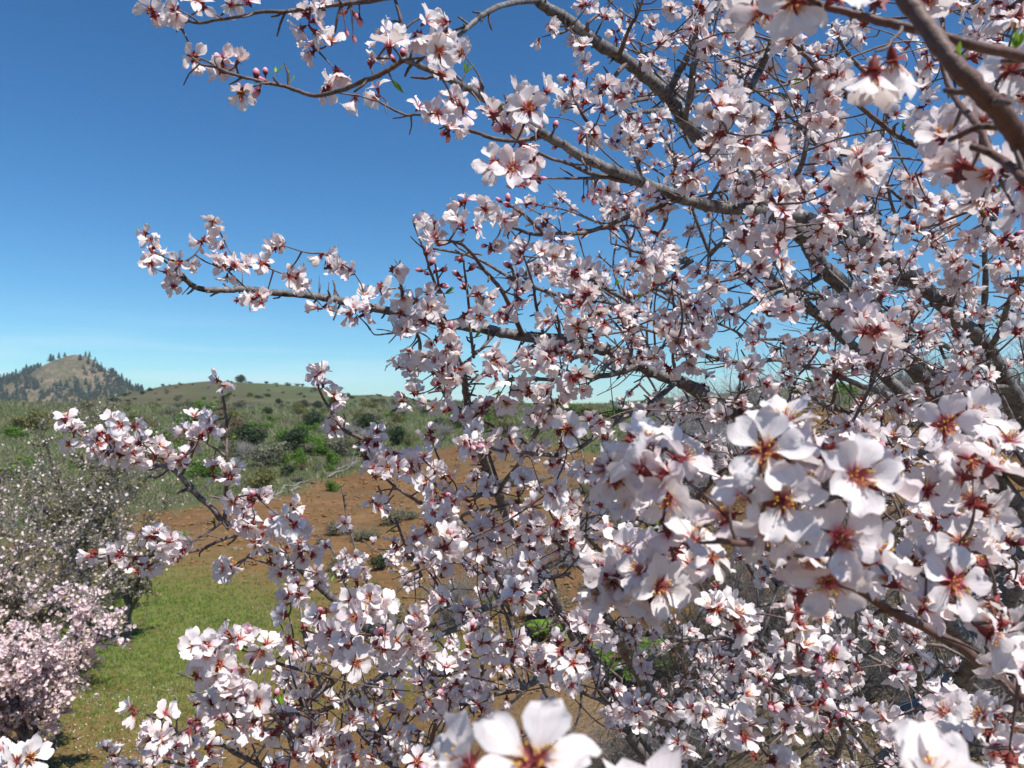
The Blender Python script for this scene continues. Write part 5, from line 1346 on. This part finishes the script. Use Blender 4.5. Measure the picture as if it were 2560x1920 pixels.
# bud shoots seen against the sky
for reg, pts in (('B2', [(550, 0), (570, 60), (600, 110), (610, 170), (640, 230), (655, 300), (530, 95), (570, 120), (640, 190), (665, 260), (640, 95)]), ('B2', [(785, 30), (770, 130), (830, 90), (780, 160), (810, 210), (835, 260), (800, 215)]),
                 ('B2', [(1100, 75), (1140, 50), (1075, 110), (1130, 130), (1165, 130), (1085, 150), (1150, 190), (1120, 165), (1180, 345), (1180, 375), (1110, 300), (1070, 135), (1170, 180)]), ('A1', [(1660, 510), (1680, 570), (1720, 490), (1710, 530), (1740, 540)]),
                 ('A2', [(80, 230), (30, 190), (80, 80), (120, 110), (40, 60), (190, 430), (350, 400), (400, 370), (1290, 850), (1380, 835), (1500, 995), (1430, 1040), (1400, 950), (2150, 1215), (2150, 1290), (1570, 1270), (1600, 1250), (1640, 1280), (1080, 1310), (1040, 1310), (1100, 1340)]),
                 ('C2', [(390, 400), (440, 440), (400, 470), (330, 440), (490, 460), (720, 780), (770, 800), (740, 850), (800, 830), (700, 820), (840, 1150), (880, 1140), (960, 1140), (860, 1190), (1295, 475), (1280, 860), (690, 595), (660, 650)]),
                 ('C1', [(1860, 1310), (2120, 1180), (1700, 1420), (1760, 1450), (1720, 1500), (1660, 1530), (1740, 1540), (1780, 1430), (1690, 1380), (1955, 1230), (1880, 1360), (1780, 1190)]), ('B1', [(1180, 250), (1130, 150), (2070, 130), (2080, 180), (2130, 170), (1570, 115), (1650, 200), (870, 1220), (830, 1260), (770, 1290)]),
                 ('B2', [(1060, 1330), (650, 780), (870, 860), (860, 895), (770, 560), (810, 525), (480, 840), (620, 1260), (640, 1310), (600, 1220), (660, 1340), (1500, 1080), (1505, 1150)])):
    for x, y in pts:
        px, py = nat(reg, x, y); dd = np.hypot(BPX[:, 0] - px, BPX[:, 1] - py); i = int(np.argmin(dd)); d = BD[i]
        p = at(px, py, d); v = p - BP[i]
        bud_list.append((p, v / (np.linalg.norm(v) + 1e-6) + np.array([0, 0, .5])))
        if np.linalg.norm(v) > .006: tw.append((np.array([BP[i], BP[i] + v * .5, p]), .0011, .02))
for reg, pts in (('A1', [(1790, 440), (1880, 520)]), ('A2', [(820, 440), (2155, 790), (470, 1450), (345, 550), (1420, 1440)]), ('A3', [(2180, 280), (2150, 310), (745, 550), (1440, 830), (1440, 1060), (1780, 410), (2090, 490)]),
                 ('B2', [(370, 40), (410, 110), (910, 325), (1940, 260), (1690, 190), (1790, 170), (880, 520), (1610, 640), (1760, 1160), (1190, 1380), (400, 520), (1020, 910), (690, 240)]),
                 ('B3', [(2050, 440), (820, 940), (1160, 1230), (1640, 1270), (720, 870), (1930, 910), (1370, 1150)]), ('B1', [(1460, 910), (1420, 950), (1490, 1030), (1500, 1180), (1490, 1490), (1400, 1000)]),
                 ('C1', [(1190, 140), (1390, 80), (2160, 430), (1820, 1230), (1580, 910), (2150, 650)]), ('C2', [(1590, 60), (1000, 910), (340, 130), (180, 860), (1770, 40), (970, 560)]), ('C3', [(500, 660), (1120, 1170), (1460, 1010), (650, 1050), (1560, 1000), (1200, 830), (270, 1640), (1090, 1250)])):
    for x, y in pts:
        px, py = nat(reg, x, y); dd = np.hypot(BPX[:, 0] - px, BPX[:, 1] - py); i = int(np.argmin(dd)); d = BD[i]
        p = at(px, py, d); v = p - BP[i]
        leaf_list.append((BP[i] + v * .7, v / (np.linalg.norm(v) + 1e-6) + np.array([0, 0, .5])))
        if np.linalg.norm(v) > .006: tw.append((np.array([BP[i], BP[i] + v * .4, BP[i] + v * .75]), .0012, .02))

# twigs: the nearest as parts of their own, the rest one part
def proj(p):
    v = np.asarray(p) - CAM; d = v @ FWD
    return 1280 + FPX * (v @ RIGHT) / d, 960 - FPX * (v @ UP) / d, d
tw_key = []
for p, r, L in tw:
    x, y, d = proj(p[len(p) // 2]); inside = (-40 < x < 2600) and (-40 < y < 1960) and d > 0
    tw_key.append((0 if inside else 1, -L * r ** .5 / max(d, .1)))
order = sorted(range(len(tw)), key=lambda q: tw_key[q])
mass = MB()
for rank, q in enumerate(order):
    p, r, L = tw[q]
    rad = np.linspace(r, r * .45, len(p))
    if rank < 290:
        mb = MB(); tube(mb, p - p[0], rad, 6, rough=.06, young=.5 if r < .003 else .2)
        tan = np.gradient(p, axis=0)
        for z in range(int(L * 55) + 1):
            i = int(rng.integers(len(p))); t = unit(tan[i]); d = unit(np.cross(t, rng.normal(size=3)) + t * .6); l = rng.uniform(.005, .016)
            tube(mb, np.stack([p[i], p[i] + d * l * .6, p[i] + d * l]) - p[0], np.array([.0011, .0010, .0006]), 4, young=.6)
        obj('twig', mb.mesh('twig', [M['bark']]), tree, Matrix.Translation(Vector(p[0] - BASE)))
    else:
        tube(mass, p - BASE, rad, 5, young=.5 if r < .003 else .1)
obj('small_twigs', mass.mesh('small_twigs', [M['bark']]), tree, kind='stuff')

# blossoms: the 300 that show largest are objects with petals and stamens, the rest one part
FP, FN, FC, FS = np.array(fl_p), np.array(fl_n), np.array(fl_cup), np.array(fl_s)
x, y, d = proj(FP)
vis = (x > -60) & (x < 2620) & (y > -60) & (y < 1980) & (d > .1)
key = np.where(vis, FS / np.maximum(d, .05), -1)
rank = np.argsort(-key)
near, rest = rank[:300], rank[300:]
rot = frames(FN)
for q in near:
    g = np.random.default_rng(int(q) + 4000)
    M4 = Matrix.Translation(Vector(FP[q] - BASE)) @ Matrix(rot[q].tolist()).to_4x4() @ Matrix.Scale(float(FS[q]), 4)
    bl = obj('blossom', CM[int(g.integers(5))], tree, M4)
    tone = PM[0 if d[q] < .3 else int(g.choice(4, p=[.2, .34, .32, .14]))]
    gone = set() if d[q] < .34 else set(g.choice(5, int(g.choice(3, p=[.84, .11, .05])), replace=False).tolist())
    for kq in range(5):
        if kq in gone: continue
        Rm, off = petal_pose(g, kq, FC[q])
        obj('petal', tone[int(g.integers(10))], bl, Matrix.Translation(Vector(off)) @ Matrix(Rm.tolist()).to_4x4())
    obj('stamens', SM[int(g.integers(5))], bl)
mb = MB()
tix = rng.choice(len(FT), len(rest), p=np.array([1] * 16 + [.6, .6]) / 17.2)
for tq in range(len(FT)):
    w = rest[tix == tq]
    for T_, sel in ((FT, vis[w] & (d[w] < 1.5)), (FT_FAR, vis[w] & (d[w] >= 1.5)), (FT_OFF, ~vis[w])):
        ww = w[sel]
        instance(mb, T_[tq], FP[ww] - BASE, rot[ww], FS[ww], tint=rng.beta(1.1, 3.0, len(ww)), age=np.where(rng.random(len(ww)) < .25, .15, rng.uniform(.6, 1, len(ww))))
obj('further_blossoms', mb.mesh('further_blossoms', FM), tree, kind='stuff')
print('flowers', len(FP), 'twigs', len(tw), 'buds', len(bud_list), 'tris', sum(len(f) for f in mb.f3))

def placed(name, meshes, lst, most, smin, smax):
    lst = sorted(lst, key=lambda e: (lambda a: -(1 / a[2] if -30 < a[0] < 2590 and -30 < a[1] < 1950 and a[2] > .1 else 0))(proj(e[0])))
    for q, (p, n) in enumerate(lst[:most]):
        F = frames(np.array([n]))[0]; s = rng.uniform(smin, smax)
        obj(name, meshes[q % len(meshes)], tree, Matrix.Translation(Vector(p - BASE)) @ Matrix(F.tolist()).to_4x4() @ Matrix.Scale(s, 4))
placed('bud', BM, bud_list, 300, .62, 1.0)
placed('leaf', LM, leaf_list, 160, .35, .65)

# ------------------------------------------------------------------ almond trees across the field
def small_flower():
    mb = MB()
    for q in range(5):
        v = np.array([[-.002, .001, 0], [.002, .001, 0], [.0085, .012, .003], [0, .018, .004], [-.0085, .012, .003]]) @ rotz(q * 1.2566).T
        mb.add(v, [(0, 1, 2), (0, 2, 4), (4, 2, 3)], None, 0, t=np.array([.17, .17, .7, 1, .7]))
    return template(mb)
SF = small_flower()
def almond(loc, label, crown_c, crown_r, n_limb, n_flower, leafk, n_leaf, seed, pinkness=.4, fs=1.0, trunk_r=.07):
    """crown_c, crown_r: centre (relative to the base) and radii of the crown"""
    g = np.random.default_rng(seed)
    root = thing('almond_tree', loc, label, 'tree')
    crown_c, crown_r = np.array(crown_c, float), np.array(crown_r, float)
    fork = np.array([crown_c[0] * .3, crown_c[1] * .3, max(.25, crown_c[2] * .45)])
    mb = MB(); tube(mb, catmull(np.array([[0, 0, -.15], fork * [.3, .3, .5], fork]), 4), np.linspace(trunk_r * 1.3, trunk_r * .9, 9), 9, rough=.06, young=0.0)
    obj('trunk', mb.mesh('trunk', [M['bark']]), root)
    tips = []
    for q in range(n_limb):
        d = g.normal(size=3); d /= np.linalg.norm(d); d[2] = d[2] * .8 + .15
        e = crown_c + d * crown_r * g.uniform(.7, 1.0)
        st = fork * np.array([g.uniform(.5, 1), g.uniform(.5, 1), g.uniform(.55, 1)])
        m_ = st + (e - st) * .5 + g.normal(size=3) * .12 + [0, 0, .08]
        p = catmull(np.array([st, m_, e]), 6)
        mb = MB(); tube(mb, p, np.linspace(trunk_r * .42, .005, len(p)), 6, rough=.05, young=0.0)
        P0, P1, R0, R1 = [], [], [], []
        for z in range(26):
            i = int(g.integers(3, len(p))); b = p[i]; dr = unit(g.normal(size=3) + unit(e - fork) * .6 + [0, 0, .25])
            L = g.uniform(.15, .5) * float(crown_r.mean()) * .8; r0 = .009
            for s in range(3):
                en = b + dr * L / 3; P0.append(b); P1.append(en); R0.append(r0); R1.append(r0 * .65); r0 *= .65
                for t_ in range(3):
                    d2 = unit(dr * .6 + g.normal(size=3) * .7 + [0, 0, .2]); l2 = L * g.uniform(.2, .45)
                    bb = b + (en - b) * g.random(); P0.append(bb); P1.append(bb + d2 * l2); R0.append(.004); R1.append(.002)
                    tips.append((bb, bb + d2 * l2))
                b = en; dr = unit(dr + g.normal(size=3) * .25); tips.append((P0[-1], en))
        segs(mb, P0, P1, R0, R1, 0, young=0.0, along=0.0)
        obj('branch', mb.mesh('branch', [M['bark']]), root)
    a, b = np.array([t[0] for t in tips]), np.array([t[1] for t in tips])
    i = g.integers(0, len(a), n_flower); u = g.random((n_flower, 1)) ** .6
    pos = a[i] + (b[i] - a[i]) * u + g.normal(size=(n_flower, 3)) * .018
    mb = MB()
    instance(mb, SF, pos, frames(g.normal(size=(n_flower, 3)) + [0, -.3, .35]), g.uniform(.8, 1.2, n_flower) * fs, tint=np.clip(g.normal(pinkness, .2, n_flower), 0, 1), age=1.0)
    if n_leaf:
        i = g.integers(0, len(a), n_leaf); pos = a[i] + (b[i] - a[i]) * g.random((n_leaf, 1)) + g.normal(size=(n_leaf, 3)) * .02
        leafquads(mb, pos, g.normal(size=(n_leaf, 3)) + [0, 0, .4], .032 * g.uniform(.6, 1.3, n_leaf), 1, g.random(n_leaf), 1.8)
    obj('crown', mb.mesh('crown', [M['pink_petal'], M[leafk]], False), root, kind='stuff')
P = px_at(110, 8.6)
almond(P, 'low pink blossoming almond tree casting a dark shadow on the turf', (-.20, 0, 1.36), (.84, .85, .46), 20, 12000, 'spring', 1500, 1, .35, 1.0, .06)
P = px_at(70, 11.8)
almond(P, 'brownish almond tree with sparse pink blossom and dark inner branches', (.05, 0, 1.75), (1.55, 1.3, 1.05), 24, 4200, 'spring', 9000, 2, .12, 1.0, .06)
P = px_at(230, 15.5)
almond(P, 'yellow-olive leafing almond tree with few white flowers beneath the peak', (-.1, 0, 2.45), (2.0, 1.6, 1.4), 24, 2600, 'spring', 15000, 3, .0, .9, .07)
P = px_at(330, 14.0)
almond(P, 'small thin almond tree dotted with pale flowers at the edge of the turf', (.1, 0, 1.45), (.75, .8, .75), 12, 900, 'spring', 3500, 4, .0, .8, .05)
P = px_at(-150, 9.8)
almond(P, 'pink almond tree cut by the picture\'s left edge', (-.1, 0, 1.9), (.9, 1.0, .7), 12, 2600, 'spring', 3000, 5, .35, 1.0, .08)

# ------------------------------------------------------------------ the air between the field and the far hills
hz = MB()
x0, x1, y0, y1, z0, z1 = -2600.0, 2600.0, -300.0, 3200.0, -30.0, 125.0
hv = [(x, y, z) for z in (z0, z1) for y in (y0, y1) for x in (x0, x1)]
hz.add(hv, None, [(0, 2, 3, 1), (4, 5, 7, 6), (0, 1, 5, 4), (2, 6, 7, 3), (0, 4, 6, 2), (1, 3, 7, 5)])
hm = bpy.data.materials.new('haze'); hm.use_nodes = True
hm.node_tree.nodes.remove(hm.node_tree.nodes['Principled BSDF'])
pv = hm.node_tree.nodes.new('ShaderNodeVolumePrincipled')
pv.inputs['Color'].default_value = (.80, .90, 1.0, 1)
pv.inputs['Density'].default_value = .00015
pv.inputs['Anisotropy'].default_value = 0.2
hm.node_tree.links.new(pv.outputs['Volume'], hm.node_tree.nodes['Material Output'].inputs['Volume'])
obj('haze', hz.mesh('haze', [hm], False), kind='stuff', label='thin bluish haze over the far hills')
